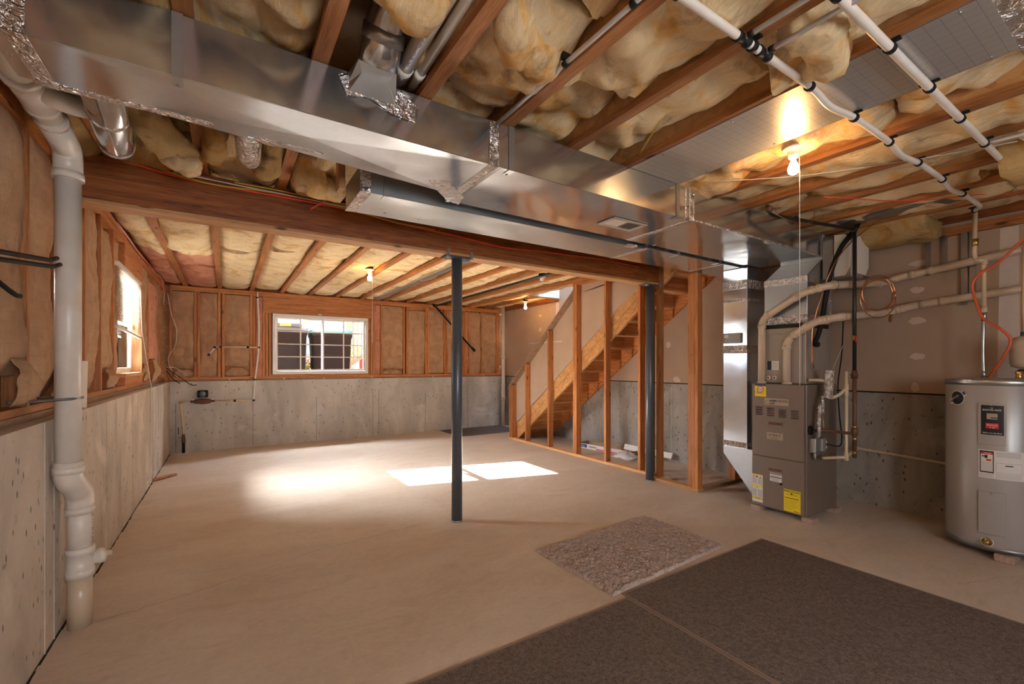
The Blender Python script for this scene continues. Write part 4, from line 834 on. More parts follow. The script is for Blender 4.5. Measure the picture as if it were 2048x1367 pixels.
tube('drain_pipe', CPVC, cp, arc([(4.93, 1.83, 1.43), (4.93, 1.83, .62), (4.80, 1.98, .60)], .01), .0145, 12); tube('drain_pipe', CPVC, cp, arc([(4.93, 1.83, .62), (5.70, 2.02, .60), (5.76, 1.98, .585), (5.76, .6, .52)], .03), .0135, 12)
for p, q_ in (((4.93, 1.83, 1.20), (4.93, 1.83, 1.31)), ((4.93, 1.83, .59), (4.93, 1.83, .66)), ((5.66, 2.01, .60), (5.72, 2.02, .60))): tube('fitting', CPVC, cp, [p, q_], .020, 12)
gp = thing('gas_pipe', (4.95, 1.78, .6), 'black iron gas riser with a red valve beside the furnace, rusty lower half', 'pipe')
gx, gy = 4.96, 1.775
tube('pipe', BLKPIPE, gp, [(gx, gy, 1.42), (gx, gy, 2.76)], .0155, 12); tube('pipe', RUST, gp, [(gx, gy, .62), (gx, gy, 1.42)], .0165, 12); tube('pipe', BLKPIPE, gp, arc([(gx, gy, 2.76), (3.94, 2.0, 2.775), (3.90, 2.01, 2.80), (3.90, 2.01, 2.93)], .03), .0155, 12)
MB().lathe([(.026, 0), (.026, .03), (.03, .03), (.03, .045), (.022, .05), (.022, .08)], (gx, gy, 1.36), seg=14).build('union', RUST, gp)
for z in (.90, .79, .66): MB().lathe([(.022, 0), (.022, .02)], (gx, gy, z), seg=12).build('coupling', BRASS, gp)
MB().lathe([(.024, 0), (.026, .04), (.024, .07)], (gx, gy, .83), seg=12).build('tee', RUST, gp)
MB().lathe([(.020, 0), (.020, .05)], (gx, gy, 1.72), seg=12).build('valve_body', BRASS, gp); box('valve_handle', BRASSV, gp, gx-.035, gy-.03, 1.70, gx-.018, gy-.015, 1.76, .004)
MB().lathe([(.024, 0), (.024, .06)], (3.90, 2.01, 2.80), seg=12).build('elbow', RUST, gp); MB().lathe([(.021, 0), (.021, .04)], (gx, gy, 2.74), seg=12).build('elbow', BLKPIPE, gp)
# vent pipes
for nm, pts, lb, jj in (('vent_pipe', [(4.69, 2.49, 1.295), (4.69, 2.49, 1.965), (4.69, 2.10, 2.19), (4.74, 1.90, 2.235), (5.62, 1.76, 2.32), (5.66, 1.63, 2.37), (5.70, 1.50, 2.385), (5.72, .2, 2.56)], 'upper cream PVC vent pipe from the furnace to the right wall', 0),
                     ('vent_pipe', [(4.69, 2.245, 1.295), (4.69, 2.245, 1.74), (4.69, 2.00, 1.90), (4.80, 1.86, 1.935), (5.62, 1.73, 2.02), (5.68, 1.56, 2.07), (5.71, 1.42, 2.09), (5.72, .2, 2.20)], 'lower cream PVC vent pipe from the furnace to the right wall', 1)):
    t = thing(nm, pts[0], lb, 'pipe', 'furnace vent pipes'); MB().tube(arc(pts, .08, 5), .035, 20).build('pipe', PVC2, t)
    for k in range(1, 7):
        a, b = Vector(pts[k]), Vector(pts[k+1]); d = (b-a).normalized(); e = (a-Vector(pts[k-1])).normalized()
        MB().tube([a+d*.055, a+d*.095], .0395, 20).build('coupling', PVC2, t); MB().tube([a-e*.095, a-e*.055], .0395, 20).build('coupling', PVC2, t)
    a = Vector(pts[0]); MB().tube([a, a+Vector((0, 0, .025))], .043, 20).build('flange', PVC2, t)
# straps of the vent pipes
for y, z0, z1, x in ((1.45, 2.36, 2.72, 5.725), (1.34, 2.38, 2.72, 5.76), (1.20, 2.05, 2.72, 5.74), (1.15, 2.08, 2.72, 5.76)):
    o = MB().box(x, y-.022, z0, x+.003, y+.022, z1).box(x-.06, y-.022, z0-.003, x+.003, y+.022, z0).build('pipe_strap', TAPEG); tag(o, {1.45: 'grey hanger strap under the upper vent pipe, nearest the hanging insulation', 1.34: 'second grey hanger strap on the right wall behind the upper vent pipe', 1.20: 'long grey strap looping down to the lower vent pipe', 1.15: 'long grey strap crossing behind the cream water pipe'}[y], 'strap', 'vent pipe straps')
# refrigerant and wires
ln = thing('refrigerant_line', (4.85, 2.0, 1.7), 'black foam insulated refrigerant line curving from the joists to the coil cabinet', 'pipe')
tube('insulated_hose', BLACK, ln, spline([(4.84, 2.075, 1.71), (4.83, 2.04, 1.74), (4.84, 2.0, 1.90), (4.88, 1.98, 2.15), (4.90, 1.94, 2.40), (4.96, 1.88, 2.62), (5.10, 1.82, 2.80), (5.2, 1.8, 2.95)], 8), .022, 14); tube('hose_end', BLACK, ln, [(4.84, 2.06, 1.70), (4.88, 2.05, 1.69)], .028, 12)
tube('copper_tube', COPPER, ln, spline([(4.86, 2.07, 1.46), (4.76, 2.04, 1.50), (4.72, 2.03, 1.65), (4.71, 2.02, 1.85), (4.77, 1.97, 2.15), (4.86, 1.90, 2.45), (4.98, 1.80, 2.66), (5.2, 1.7, 2.84)], 8), .005, 8)
cw = thing('copper_coil', (5.2, 1.62, 2.0), 'loose coil of thin copper tubing hanging in front of the vent pipes', 'tubing')
for k, (cx_, cz, r) in enumerate(((5.17, 2.17, .165), (5.17, 2.16, .155), (5.22, 2.12, .18))):
    tube('coil_loop', COPPER, cw, [(cx_+r*math.cos(a)*.8, 1.66-r*math.cos(a)*.5+.01*k, cz+r*math.sin(a)) for a in [PI*2*i/36 for i in range(37)]], .0045, 6)
MB().obox((5.27, 1.60, 1.93), (.03, .02, .07), Matrix.Rotation(.4, 3, 'Y')).build('terminal', BRASS, cw)
hm = thing('humidifier', (5.25, 1.95, 2.33), 'beige octagonal bypass humidifier with white panels mounted beside the plenum', 'humidifier')
def octo(y0, y1, m, x0=5.05, x1=5.47, z0=2.34, z1=2.79, c=.10, name='housing', bev=.012):
    return MB().prism([(x0+c*.2, z0), (x1-c, z0), (x1, z0+c), (x1, z1-c), (x1-c, z1), (x0+c, z1), (x0, z1-c), (x0, z0+c*.2)], 1, y0, y1).build(name, m, hm, bev)
octo(1.99, 2.083, GLASSB, name='mounting_body', c=.06); octo(1.825, 1.989, CABL)
MB().prism([(1.975, 2.36), (1.88, 2.36), (1.84, 2.44), (1.835, 2.68), (1.88, 2.76), (1.975, 2.77)], 0, 5.043, 5.0495).build('side_panel', WHITEP, hm, .003)
MB().prism([(5.15, 2.38), (5.34, 2.38), (5.41, 2.46), (5.42, 2.66), (5.34, 2.74), (5.15, 2.75)], 1, 1.817, 1.8245).build('front_panel', WHITEP, hm, .003)
for k in range(4): box('louver', CABM, hm, 5.30, 1.815, 2.345+k*.008-.0, 5.44, 1.8245, 2.349+k*.008)

# ================================================================ WATER HEATER
HX, HY, HR = 5.26, .91, .30
wh = thing('water_heater', (HX, HY, 0), 'tall grey cylindrical electric water heater in the right corner of the room', 'water heater')
MB().lathe([(.20, .05), (HR-.012, .055), (HR-.004, .075), (HR, .10), (HR, 1.335), (HR-.001, 1.337)], (HX, HY, 0), seg=72).build('tank', HEATM, wh)
MB().lathe([(HR+.003, 1.333), (HR+.003, 1.372), (HR-.004, 1.378), (.1, 1.386), (0, 1.386)], (HX, HY, 0), seg=72).build('top_cover', GALV2, wh)
MB().lathe([(HR+.002, .055), (HR+.002, .085), (HR, .088)], (HX, HY, 0), seg=72).build('bottom_ring', GDARK, wh)
def cyl(name, mat, par, a0, a1, z0, z1, r0=0, t=.002, seg=8, shape=None):
    """patch wrapped on the tank between angles (degrees, a0 = left as seen) and heights"""
    vs = []; r1 = HR+r0
    for k in range(seg+1):
        a = math.radians(a0+(a1-a0)*k/seg)
        for r in (r1, r1+t):
            for z in (z0, z1): vs.append((HX+r*math.cos(a), HY+r*math.sin(a), z))
    fs = []
    for k in range(seg):
        b = k*4; c = b+4; fs += [(b+2, b+3, c+3, c+2), (b, b+1, c+1, c), (b, b+2, c+2, c), (b+1, b+3, c+3, c+1)]
    fs += [(0, 1, 3, 2), (seg*4, seg*4+1, seg*4+3, seg*4+2)]
    return MB().add(vs, fs).build(name, mat, par)
def ctext(s, par, a0, z, h, mat, w, r0=.003, rot=0):
    """lettering bent around the tank, starting at angle a0"""
    cu = bpy.data.curves.new('t', 'FONT'); cu.body = s; cu.size = 1; cu.resolution_u = 1; cu.offset = .014
    t = bpy.data.objects.new('t', cu); me = bpy.data.meshes.new_from_object(t); bpy.data.objects.remove(t); bpy.data.curves.remove(cu)
    xs = [v.co.x for v in me.vertices]; k = w/(max(xs)-min(xs)); x0 = min(xs); mb = MB(); vs = []
    for v in me.vertices:
        dx, dz = (v.co.x-x0)*k, v.co.y*h/.7
        if rot: dx, dz = dx*math.cos(rot)-dz*math.sin(rot), dx*math.sin(rot)+dz*math.cos(rot)
        a = math.radians(a0)+dx/(HR+r0); vs.append((HX+(HR+r0)*math.cos(a), HY+(HR+r0)*math.sin(a), z+dz))
    mb.add(vs, [tuple(p.vertices) for p in me.polygons]); bpy.data.meshes.remove(me); return mb.build('lettering', mat, par)
for z0, z1 in ((.875, 1.198), (.185, .515)):
    c = cyl('access_panel', HEATM, wh, 171, 198.5, z0, z1, .0, .012, 10); b = c.modifiers.new('b', 'BEVEL'); b.width = .005; b.segments = 2
    zz = z1-.012; MB().lathe([(.006, 0), (.006, .004)], (HX-(HR+.010)*math.cos(math.radians(4.5)), HY-(HR+.010)*math.sin(math.radians(4.5)), zz), (-1, 0, 0), 8).build('screw', BRASS, c)
q = cyl('brand_label', LBLK, wh, 174.3, 196.5, .955, 1.182, .0125, .001)
ctext('THE', q, 183.5, 1.158, .007, LBLW, .014, .0145); ctext('BRADFORD WHITE', q, 176, 1.140, .013, LBLW, .098, .0145)
fl_ = cyl('flag_print', LBLT, q, 180, 190.5, 1.075, 1.120, .0136, .0006, 6); cyl('flag_print', TEAL, q, 184, 190.8, 1.082, 1.09, .0143, .0004, 4)
cyl('red_badge', LBLR, q, 179, 191.5, 1.005, 1.045, .0136, .0006, 6); ctext('PHCC', q, 180.2, 1.022, .016, LBLW, .056, .0147); ctext('4 20', q, 182.5, 1.007, .009, LBLW, .03, .0147); ctext('Built to be the Best', q, 176.2, .965, .010, LBLW, .10, .0145)
q = cyl('caution_label', LBLW, wh, 171, 217, .618, .835, .0, .0015, 14)
b = cyl('danger_box', LBLK, q, 172.3, 186.8, .66, .828, .0016, .0006); cyl('danger_box', LBLW, q, 173.4, 185.8, .67, .802, .0023, .0004); cyl('danger_band', LBLR, q, 173.4, 185.8, .803, .819, .0023, .0005)
ctext('DANGER', q, 176.5, .8065, .009, LBLW, .04, .0034); cyl('faucet_print', LBLK, q, 174.5, 179.5, .782, .790, .0028, .0003); cyl('hand_print', LBLR, q, 179.0, 184.2, .752, .766, .0028, .0003); cyl('faucet_print', LBLK, q, 177.5, 180.5, .772, .796, .0028, .0003)
for k in range(7): cyl('print_line', LBLG, q, 174, 185.2, .678+k*.010, .680+k*.010, .0028, .0003)
for k in range(5): cyl('print_line', LBLG, q, 172, 186.5, .625+k*.006, .6265+k*.006, .0016, .0003)
for k in range(5): cyl('print_line', LBLG, q, 189, 214, .79+k*.008, .7925+k*.008, .0016, .0003)
cyl('print_frame', LBLG, q, 189, 215, .668, .7435, .0016, .0003); cyl('print_frame', LBLW, q, 189.3, 214.7, .67, .7415, .0020, .0003); cyl('print_bar', PRINT, q, 198, 206, .722, .73, .0026, .0003)
for k in range(6): cyl('print_line', LBLG, q, 188.5, 215, .628+k*.006, .6295+k*.006, .0016, .0003)
def csticker(cx_, cz, pts, mat, r0, name, par):
    vs = []
    for a, z in pts: ang = math.radians(cx_)+a/HR; vs.append((HX+(HR+r0)*math.cos(ang), HY+(HR+r0)*math.sin(ang), cz+z))
    return MB().add(vs, [tuple(range(len(vs)))]).build(name, mat, par)
st_ = thing('round_sticker', (HX-.22, HY+.2, 1.16), 'round black, blue and silver sticker near the top left of the water heater', 'sticker')
circ = lambda r, ox=0, oz=0, sx=1: [(ox+r*sx*math.cos(2*PI*k/24), oz+r*math.sin(2*PI*k/24)) for k in range(24)]
csticker(143, 1.225, circ(.060), LBLW, .0025, 'backing', st_); csticker(143, 1.225, circ(.053), LBLK, .0032, 'disc', st_)
rr_ = lambda L, h, r: [(math.cos(r)*x-math.sin(r)*z, math.sin(r)*x+math.cos(r)*z) for x, z in ((-L, -h), (L, -h), (L, h), (-L, h))]
csticker(143, 1.228, rr_(.078, .024, .55), LBLW, .0038, 'banner', st_); csticker(143, 1.234, rr_(.074, .014, .55), LBLB, .0044, 'banner', st_)
ctext('Hydrojet', st_, 131, 1.190, .018, LBLW, .10, .005, .55)
MB().lathe([(.030, 0), (.030, .004), (.012, .005), (.014, .02), (.016, .022), (.016, .045), (.009, .046), (0, .046)], (HX-HR, HY-.0, .125), (-1, -.05, 0), 18).build('drain_valve', [BRASS], wh); MB().lathe([(.036, 0), (.036, .002)], (HX-HR+.003, HY, .125), (-1, 0, 0), 20).build('escutcheon', WHITEP, wh)
cyl('rating_strip', LBLG, wh, 200, 214, .098, .108, .0, .001)
for x, y, lb in ((5.03, .82, 'reddish brick pad under the front of the water heater'),):
    o = box('brick_pad', MATP, None, x-.10, y-.06, 0, x+.08, y+.05, .0545, .004); tag(o, lb, 'brick')
for x, y in ((5.42, .70), (5.45, 1.10)): tag(box('brick_pad', MATP, None, x-.09, y-.05, 0, x+.09, y+.05, .0545, .004), 'brick pad under the back of the water heater, %s' % ('camera side' if y < .9 else 'furnace side'), 'brick')
wp_ = thing('heater_supply_line', (5.35, 1.0, 1.386), 'cream riser with braided steel connector feeding the water heater top', 'pipe')
tube('flexible_connector', GALV2, wp_, spline([(5.35, 1.0, 1.386), (5.348, 1.005, 1.6), (5.35, 1.0, 1.93)], 20), [.0125+.0015*(i % 2) for i in range(41)], 14); tube('nut', GALV2, wp_, [(5.35, 1.0, 1.386), (5.35, 1.0, 1.44)], .018, 8); tube('nut', GALV2, wp_, [(5.35, 1.0, 1.86), (5.35, 1.0, 1.94)], .018, 8)
tube('riser_pipe', CPVC, wp_, arc([(5.35, 1.0, 1.94), (5.35, 1.0, 2.36), (5.345, 1.045, 2.375), (5.345, 1.055, 2.42), (5.345, 1.05, 2.79)], .02), .0155, 12)
tube('elbow', CPVC, wp_, [(5.35, .995, 2.33), (5.35, 1.0, 2.385)], .021, 12); tube('elbow', CPVC, wp_, [(5.35, 1.0, 2.37), (5.345, 1.055, 2.38)], .021, 12); tube('brass_union', BRASS, wp_, [(5.345, 1.05, 2.50), (5.345, 1.05, 2.56)], .0205, 12); tube('adapter', CPVC, wp_, [(5.35, 1.0, 1.93), (5.35, 1.0, 1.98)], .021, 12)
oh = tube('orange_hose', ORANGE, None, spline([(5.33, .97, 1.386), (5.30, .92, 1.47), (5.28, .86, 1.60), (5.28, .84, 1.70), (5.28, .90, 1.79), (5.30, .99, 1.87), (5.31, 1.03, 1.98), (5.31, 1.06, 2.16), (5.31, 1.02, 2.25), (5.31, .93, 2.31), (5.31, .88, 2.36), (5.31, .78, 2.48), (5.31, .60, 2.66)], 8), .010, 8); tag(oh, 'orange flexible tube looping down from the ceiling to the water heater top', 'hose')
ex = thing('expansion_tank', (5.45, .80, 1.47), 'small cream expansion tank on brass fittings above the water heater', 'tank')
MB().lathe([(.02, 0), (.072, .015), (.082, .05), (.084, .16), (.088, .165), (.084, .17), (.083, .21), (.06, .255), (.02, .27)], (5.45, .79, 1.46), seg=28).build('tank_shell', PVC2, ex)
MB().lathe([(.018, 0), (.024, .01), (.018, .02), (.024, .05), (.015, .06)], (5.33, .80, 1.386), seg=12).build('brass_valve', BRASS, ex); tube('black_hose', BLACK, ex, [(5.34, .80, 1.44), (5.45, .74, 1.44), (5.55, .68, 1.435)], .017, 10)
tube('riser_pipe', CPVC, ex, [(5.45, .79, 1.73), (5.45, .79, 2.45)], .016, 12); tube('nut', STEELP, ex, [(5.45, .79, 1.72), (5.45, .79, 1.76)], .022, 12)

# ================================================================ WATER PIPES UNDER THE JOISTS
def clamp(par, x, y, z=ZJ):
    MB().lathe([(.0225, -.012), (.0225, .012)], (x, y, z-.030), (1, 0, 0), 14).box(x-.012, y-.036, z-.010, x+.012, y+.036, z-.001).build('clamp', BLACK, par)
wv = thing('water_pipe', (3.3, 1.0, 2.8), 'pale water pipe clipped under the joists, the one reaching the water heater riser', 'pipe', 'water pipes under the joists')
pts = []
xs = [.9]+[x for x in JX if 1.2 < x < 5.4]
P = [(-.5, 1.0, 2.80), (xs[0], 1.0, 2.80)]
for i, x in enumerate(xs[1:]):
    P.append((x, 1.0, 2.80))
    if 2.2 < x < 5.0: P.append((x+.24, 1.0+.012*(-1)**i, 2.80-.012))
P = [p for p in P if p[0] < 5.25]+[(5.31, 1.04, 2.80), (5.345, 1.05, 2.79)]
tube('pipe', PVC, wv, spline(P, 5), .0165, 12)
for x in [x for x in JX if 1.2 < x < 5.2]: clamp(wv, x, 1.0)
clamp(wv, 5.33, 1.05)
wv2 = thing('water_pipe', (3.0, .7, 2.8), 'pale water pipe clipped under the joists nearest the camera', 'pipe', 'water pipes under the joists')
tube('pipe', PVC, wv2, spline([(-.5, .7, 2.80)]+[(x, .7, 2.80) for x in JX if 1.2 < x < 4.4]+[(4.5, .7, 2.80)], 5), .0175, 12)
for x in [x for x in JX if 1.2 < x < 4.4]: clamp(wv2, x, .7)
for x, y0, y1, nm, lb in ((1.225, .2, 2.06, 'supply_tube', 'thin white tube clipped along the joist that meets the trunk at its foil seam'), (1.74, -.6, .985, 'supply_tube', 'thin white branch tube joining the heater water pipe, left of two'), (1.895, -.6, .985, 'supply_tube', 'thin white branch tube joining the heater water pipe, right of two')):
    t = thing(nm, (x, y0, 2.8), lb, 'pipe', 'thin branch tubes'); tube('pipe', PEX, t, [(x, y0, 2.80 if y0 < 0 else 2.785), (x, y1, 2.80 if y0 < 0 else 2.79)], .0105, 10)
    if y0 > 0:
        for y in (1.10, 1.48, .6): MB().lathe([(.015, -.012), (.015, .012)], (x, y, 2.787), (0, 1, 0), 12).box(x-.02, y-.01, 2.80, x+.03, y+.01, 2.829).build('clip', BLACK, t)
    else:
        MB().lathe([(.0215, -.04), (.0215, -.025), (.018, -.024), (.018, .024), (.0215, .025), (.0215, .04)], (x, 1.0, 2.80), (1, 0, 0), 14).build('tee', BLACK, t); tube('crimp_ring', BLACK, t, [(x, .955, 2.80), (x, .975, 2.80)], .0135, 12)
st2 = tube('supply_tube', PEX, None, [(3.76, .70, 2.80), (3.85, .30, 2.80), (3.9, .0, 2.80)], .011, 10); tag(st2, 'thin bluish white branch tube at the far right end of the near water pipe', 'pipe')
# hanging insulation on the right and pipe tail
hb = batt(5.22, 5.74, 1.34, 2.05, 2.72, .03, YOLD, 901, .05, parent=cl, thick=.12); hb2 = batt(4.1, 4.55, .40, .70, 2.74, .05, YOLD, 902, .06, parent=cl, thick=.16)
# red cables at right
for pts, lb, m, r in (([(3.9, 1.6, 2.80), (4.6, 1.3, 2.81), (4.9, .9, 2.80), (5.3, .75, 2.82)], 'thin red cable drooping across the joists above the water heater', REDW, .004), ([(3.0, 1.9, 2.82), (3.4, 1.5, 2.815), (3.75, 1.0, 2.82), (3.95, .6, 2.82)], 'thin white cable running across the joists near the lit bulb', WHTW, .003), ([(3.9, 2.0, 2.80), (4.1, 1.9, 2.71), (4.3, 1.85, 2.74), (4.32, 1.84, 2.82)], 'short drooping copper wire by the black gas pipe under the joists', COPPER, .003), ([(.70, 3.70, 2.83), (.62, 3.72, 2.75), (.55, 3.75, 2.70)], 'orange cable end poking out by the wooden block', ORANGE, .008), ([(2.28, 2.02, 2.86), (2.0, 1.5, 2.9), (1.88, 1.0, 2.90), (1.86, .2, 2.9)], 'yellow cable along the side of a near joist', YELW, .006)):
    tag(tube('loose_cable', m, None, spline(pts, 6), r, 6), lb, 'cable')

# ================================================================ DRAIN PIPE, LEFT
dr = thing('drain_pipe', (-.70, 3.50, 0), 'thick white PVC drain stack with elbows and a cleanout beside the left wall', 'pipe')
ux, uy, lx, ly = -.722, 3.34, -.705, 3.49
RP = .055
tube('pipe', PVC, dr, [(ux, uy, .93), (ux, uy, 2.53)], RP, 28); tube('pipe', PVC2, dr, [(lx, ly, 0), (lx, ly, .30)], RP, 28); tube('pipe', PVC, dr, [(lx, ly, .40), (lx, ly, .72)], RP, 28)
MB().tube(arc([(ux, uy, .97), (ux, uy, .88), (lx, ly, .76), (lx, ly, .66)], .08, 7), RP+.006, 28).build('offset_elbow', PVC, dr)
for z, x, y in ((.925, ux, uy), (.665, lx, ly)): MB().lathe([(RP+.010, -.02), (RP+.011, .02)], (x, y, z), seg=28).build('socket', PVC, dr)
MB().lathe([(RP+.010, .0), (RP+.010, .045), (RP+.005, .047), (RP+.005, .13), (RP+.010, .132), (RP+.010, .17)], (lx, ly, .285), seg=28).build('cleanout_tee', PVC, dr)
MB().lathe([(.038, .03), (.038, .075), (.044, .077), (.044, .105), (.036, .106), (.036, .11), (.016, .111), (.016, .140), (0, .140)], (lx, ly, .37), (.9, .45, 0), 20).build('cleanout_plug', PVC, dr)
MB().lathe([(RP+.012, .0), (RP+.012, .04)], (ux, uy, 2.50), seg=28).build('socket', PVC, dr)
MB().tube(arc([(ux, uy, 2.52), (ux, uy, 2.66), (ux, 3.02, 2.705)], .10, 7), RP+.006, 28).build('elbow', PVC, dr)
tube('pipe', PVC, dr, [(ux, 3.06, 2.70), (ux+.01, 2.0, 2.72), (ux+.02, -.6, 2.75)], RP, 28)
for y in (3.06, 2.92, 2.66): MB().lathe([(RP+.009, -.018), (RP+.012, .018)], (ux, y, 2.703), (0, 1, 0), 28).build('socket', PVC, dr)
MB().tube([(ux, 2.94, 2.70), (ux, 2.64, 2.705)], RP+.006, 28).tube(arc([(ux, 2.72, 2.70), (ux+.10, 2.86, 2.71), (ux+.28, 2.92, 2.74)], .06), .048, 20).build('wye', PVC, dr)
text('V PIPE ASTM F-891', dr, (lx+.0572*.93, ly-.0572*.45, .70), (0, 0, -1), (.45, .9, 0), .012, LBLG, w=.23)
MB().box(-.868, uy-.32, 1.305, -.66, uy-.30, 1.33).build('pipe_strap', TAPEG, dr) if False else tube('pipe_strap', TAPEG, dr, [(SX1+.0, 3.05, 1.315), (-.80, 3.22, 1.31), (-.745, 3.285, 1.31), (-.70, 3.283, 1.312), (-.664, 3.34, 1.314), (-.67, 3.38, 1.315), (-.72, 3.405, 1.315), (-.86, 3.42, 1.315)], .007, 6)
# small pvc vent pipes in joist bay
for x, r, lb, m in ((.70, .036, 'white printed PVC pipe running up beside the round elbow between joists', PVC), (.775, .022, 'thin white PVC pipe lying against the joist next to the printed pipe', WHITEP)):
    t = thing('vent_riser', (x, 1.8, 2.9), lb, 'pipe'); tube('pipe', m, t, [(x, 2.35, 2.87), (x, -.4, 2.93)], r, 18)
    if r > .03: text('IIPEX  ASTM D-2665  NSF DWV  HARVEL', t, (x-.014, 1.95, 2.878-.0362*.98), (0, -1, .018), (1, 0, 0), .016, LBLG, w=.9)
    tube('coupling', m, t, [(x, 2.0, 2.878), (x, 2.05, 2.877)], r+.004, 18)

# ================================================================ LIGHT FIXTURES
def fixture(x, y, zc, label, lit=True, cord=.7, box_dark=True, cordto=None):
    t = thing('bulb_socket_light', (x, y, zc), label, 'light', 'bare bulb ceiling lights')
    MB().lathe([(.05, 0), (.052, .05), (.0, .05)], (x, y, zc-.008), seg=16).build('junction_box', BLACK, t)
    MB().lathe([(0, .0), (.058, .0), (.062, -.004), (.060, -.012), (.034, -.020), (.030, -.045), (.026, -.062), (.0, -.062)], (x, y, zc-.008), seg=28).build('porcelain_base', WHITEP, t)
    if lit or True:
        pr = [(.012, 0), (.013, -.015), (.020, -.032), (.029, -.055), (.031, -.070), (.027, -.087), (.015, -.098), (0, -.101)]
        if lit: MB().lathe(pr, (x, y, zc-.070), seg=16).build('bulb', GLOW, t)
    if cord: tube('pull_cord', WHTW, t, [(x+.03, y-.02, zc-.03), (x+.031, y-.021, zc-.2), (x+.031, y-.021, zc-cord)], .0022, 5)
    return t
fixture(2.90, 1.35, 2.82, 'lit bare bulb on a white base with a long pull cord near the water pipes', True, 1.45)
fixture(1.70, 6.35, 2.84, 'lit bare bulb hanging in front of the back window with a long pull cord', True, 1.05)
fixture(5.27, 7.68, 2.815, 'lit bare bulb beside the stair opening near the back corner', True, 0)
fixture(4.03, 5.43, 2.83, 'unlit porcelain lamp base under the joists above the stair framing', False, 0)
fixture(1.6, -1.0, 2.82, 'unseen lit bare bulb added on the ceiling behind the camera for fill', True, 0)  # out of view, added as extra fill light for the room

# ================================================================ LEFT / BACK WALL BITS
bh = thing('bike_hook', (-.80, 2.5, 1.98), 'black steel storage hook arm sticking out of the left wall studs', 'hook')
for dz, dy in ((0, 0), (.022, -.05)):
    tube('arm', BLACK, bh, arc([(SX1+.02, 2.05+dy, 1.84+dz), (-.72, 2.20+dy, 1.86+dz), (-.70, 3.0+dy, 1.968+dz), (-.695, 3.08+dy, 1.995+dz)], .03), .010, 10)
box('mounting_plate', BLACK, bh, SX1+.001, 1.95, 1.85, SX1+.012, 2.1, 2.05); tube('lower_hook', BLACK, bh, spline([(-.80, 2.30, 1.90), (-.74, 2.40, 1.84), (-.71, 2.44, 1.80), (-.69, 2.50, 1.77), (-.69, 2.55, 1.77)], 5), .009, 8); MB().tube([(-.76, 2.36, 1.88), (-.73, 2.40, 1.855)], .013, 10).build('ferrule', GALV2, bh)
wbd = MB().prism([(3.86, 1.225), (4.00, 1.21), (4.03, 1.52), (3.86, 1.52)], 0, -.785, -.775).build('white_board', WHITEP); tag(wbd, 'small white board standing on the left wall ledge behind the drain stack', 'board')
lw = thing('wire_bundle', (-.83, 6, 2.7), 'bundle of white and black wires running along the top of the left wall', 'cable')
for k, m in enumerate((WHTW, WHTW, BLACK, REDW)):
    q_ = random.Random(k); tube('wire', m, lw, spline([(-.82+.01*k, 4.0+.9*i, 2.80-.012*k+q_.uniform(-.03, .02)-(.05 if 1 <= i <= 4 else 0)) for i in range(6)]+[(-.81, 8.75, 2.62), (-.82, 8.80, 2.45)], 6), .0045, 5)
lw2 = thing('corner_wires', (-.80, 9.0, 1.8), 'loose white and black wires hanging down in the left back corner', 'cable')
for m, pts in ((WHTW, [(-.78, 8.9, 2.62), (-.74, 9.0, 2.3), (-.68, 9.1, 2.05), (-.70, 9.1, 1.8), (-.78, 9.0, 1.6), (-.74, 9.0, 1.4), (-.66, 9.05, 1.28)]), (WHTW, [(-.80, 8.95, 1.45), (-.70, 9.0, 1.44), (-.60, 9.15, 1.36), (-.55, 9.2, 1.30)]), (BLACK, [(-.80, 8.9, 1.44), (-.68, 8.95, 1.33), (-.60, 9.15, 1.25), (-.50, 9.28, 1.15), (-.42, 9.30, 1.14)]), (BLACK, [(-.80, 8.95, 1.40), (-.72, 9.0, 1.26), (-.64, 9.1, 1.18)])): tube('wire', m, lw2, spline(pts, 6), .006, 5)
# water inlet on back wall
wi = thing('water_service_pipe', (-.62, 9.26, 0), 'cream water service pipe rising from the floor in the left back corner', 'pipe')
YW = 9.27
tube('inlet_pipe', BLACK, wi, [(-.60, YW, 0), (-.60, YW, .22)], .022, 10); MB().lathe([(.03, 0), (.03, .05), (.026, .055), (.026, .10), (.02, .105), (.02, .14)], (-.60, YW, .18), seg=10).build('shutoff_valve', RUST, wi); box('valve_lever', BLACK, wi, -.672, YW-.02, .33, -.662, YW, .44)
tube('riser_pipe', CPVC, wi, spline([(-.60, YW, .32), (-.612, YW, .55), (-.645, YW, .84)], 5), .016, 10); tube('branch_pipe', CPVC, wi, [(-.645, YW, .855), (-.52, YW, .862)], .012, 10); tube('brass_elbow', BRASS, wi, [(-.66, YW, .845), (-.62, YW, .862)], .016, 10)
tube('branch_pipe', CPVC, wi, [(-.16, YW, .858), (.41, YW, .852)], .014, 10); tube('main_riser', WHITEP, wi, spline([(.42, YW, .85), (.44, YW, 1.2), (.49, YW, 1.7), (.50, YW, 2.2), (.475, YW, 2.80)], 6), .016, 10)
tube('upper_branch', CPVC, wi, [(.49, YW, 1.80), (-.15, YW, 1.80)], .013, 10); tube('upper_branch', WHITEP, wi, [(-.16, YW, 1.79), (-.27, YW+.03, 1.62)], .011, 8)
for p in ((-.165, 1.79), (-.08, 1.80), (.33, 1.80), (.50, 1.80), (.475, 2.70), (.42, .85), (.13, .853), (-.25, 1.66), (.44, 1.22)): MB().tube([(p[0]-.018, YW, p[1]), (p[0]+.018, YW, p[1])], .019, 10).build('fitting', BLACK, wi)
mt = thing('water_meter', (-.35, 9.25, .85), 'water meter with a black register on brass fittings on the back wall pipe', 'meter')
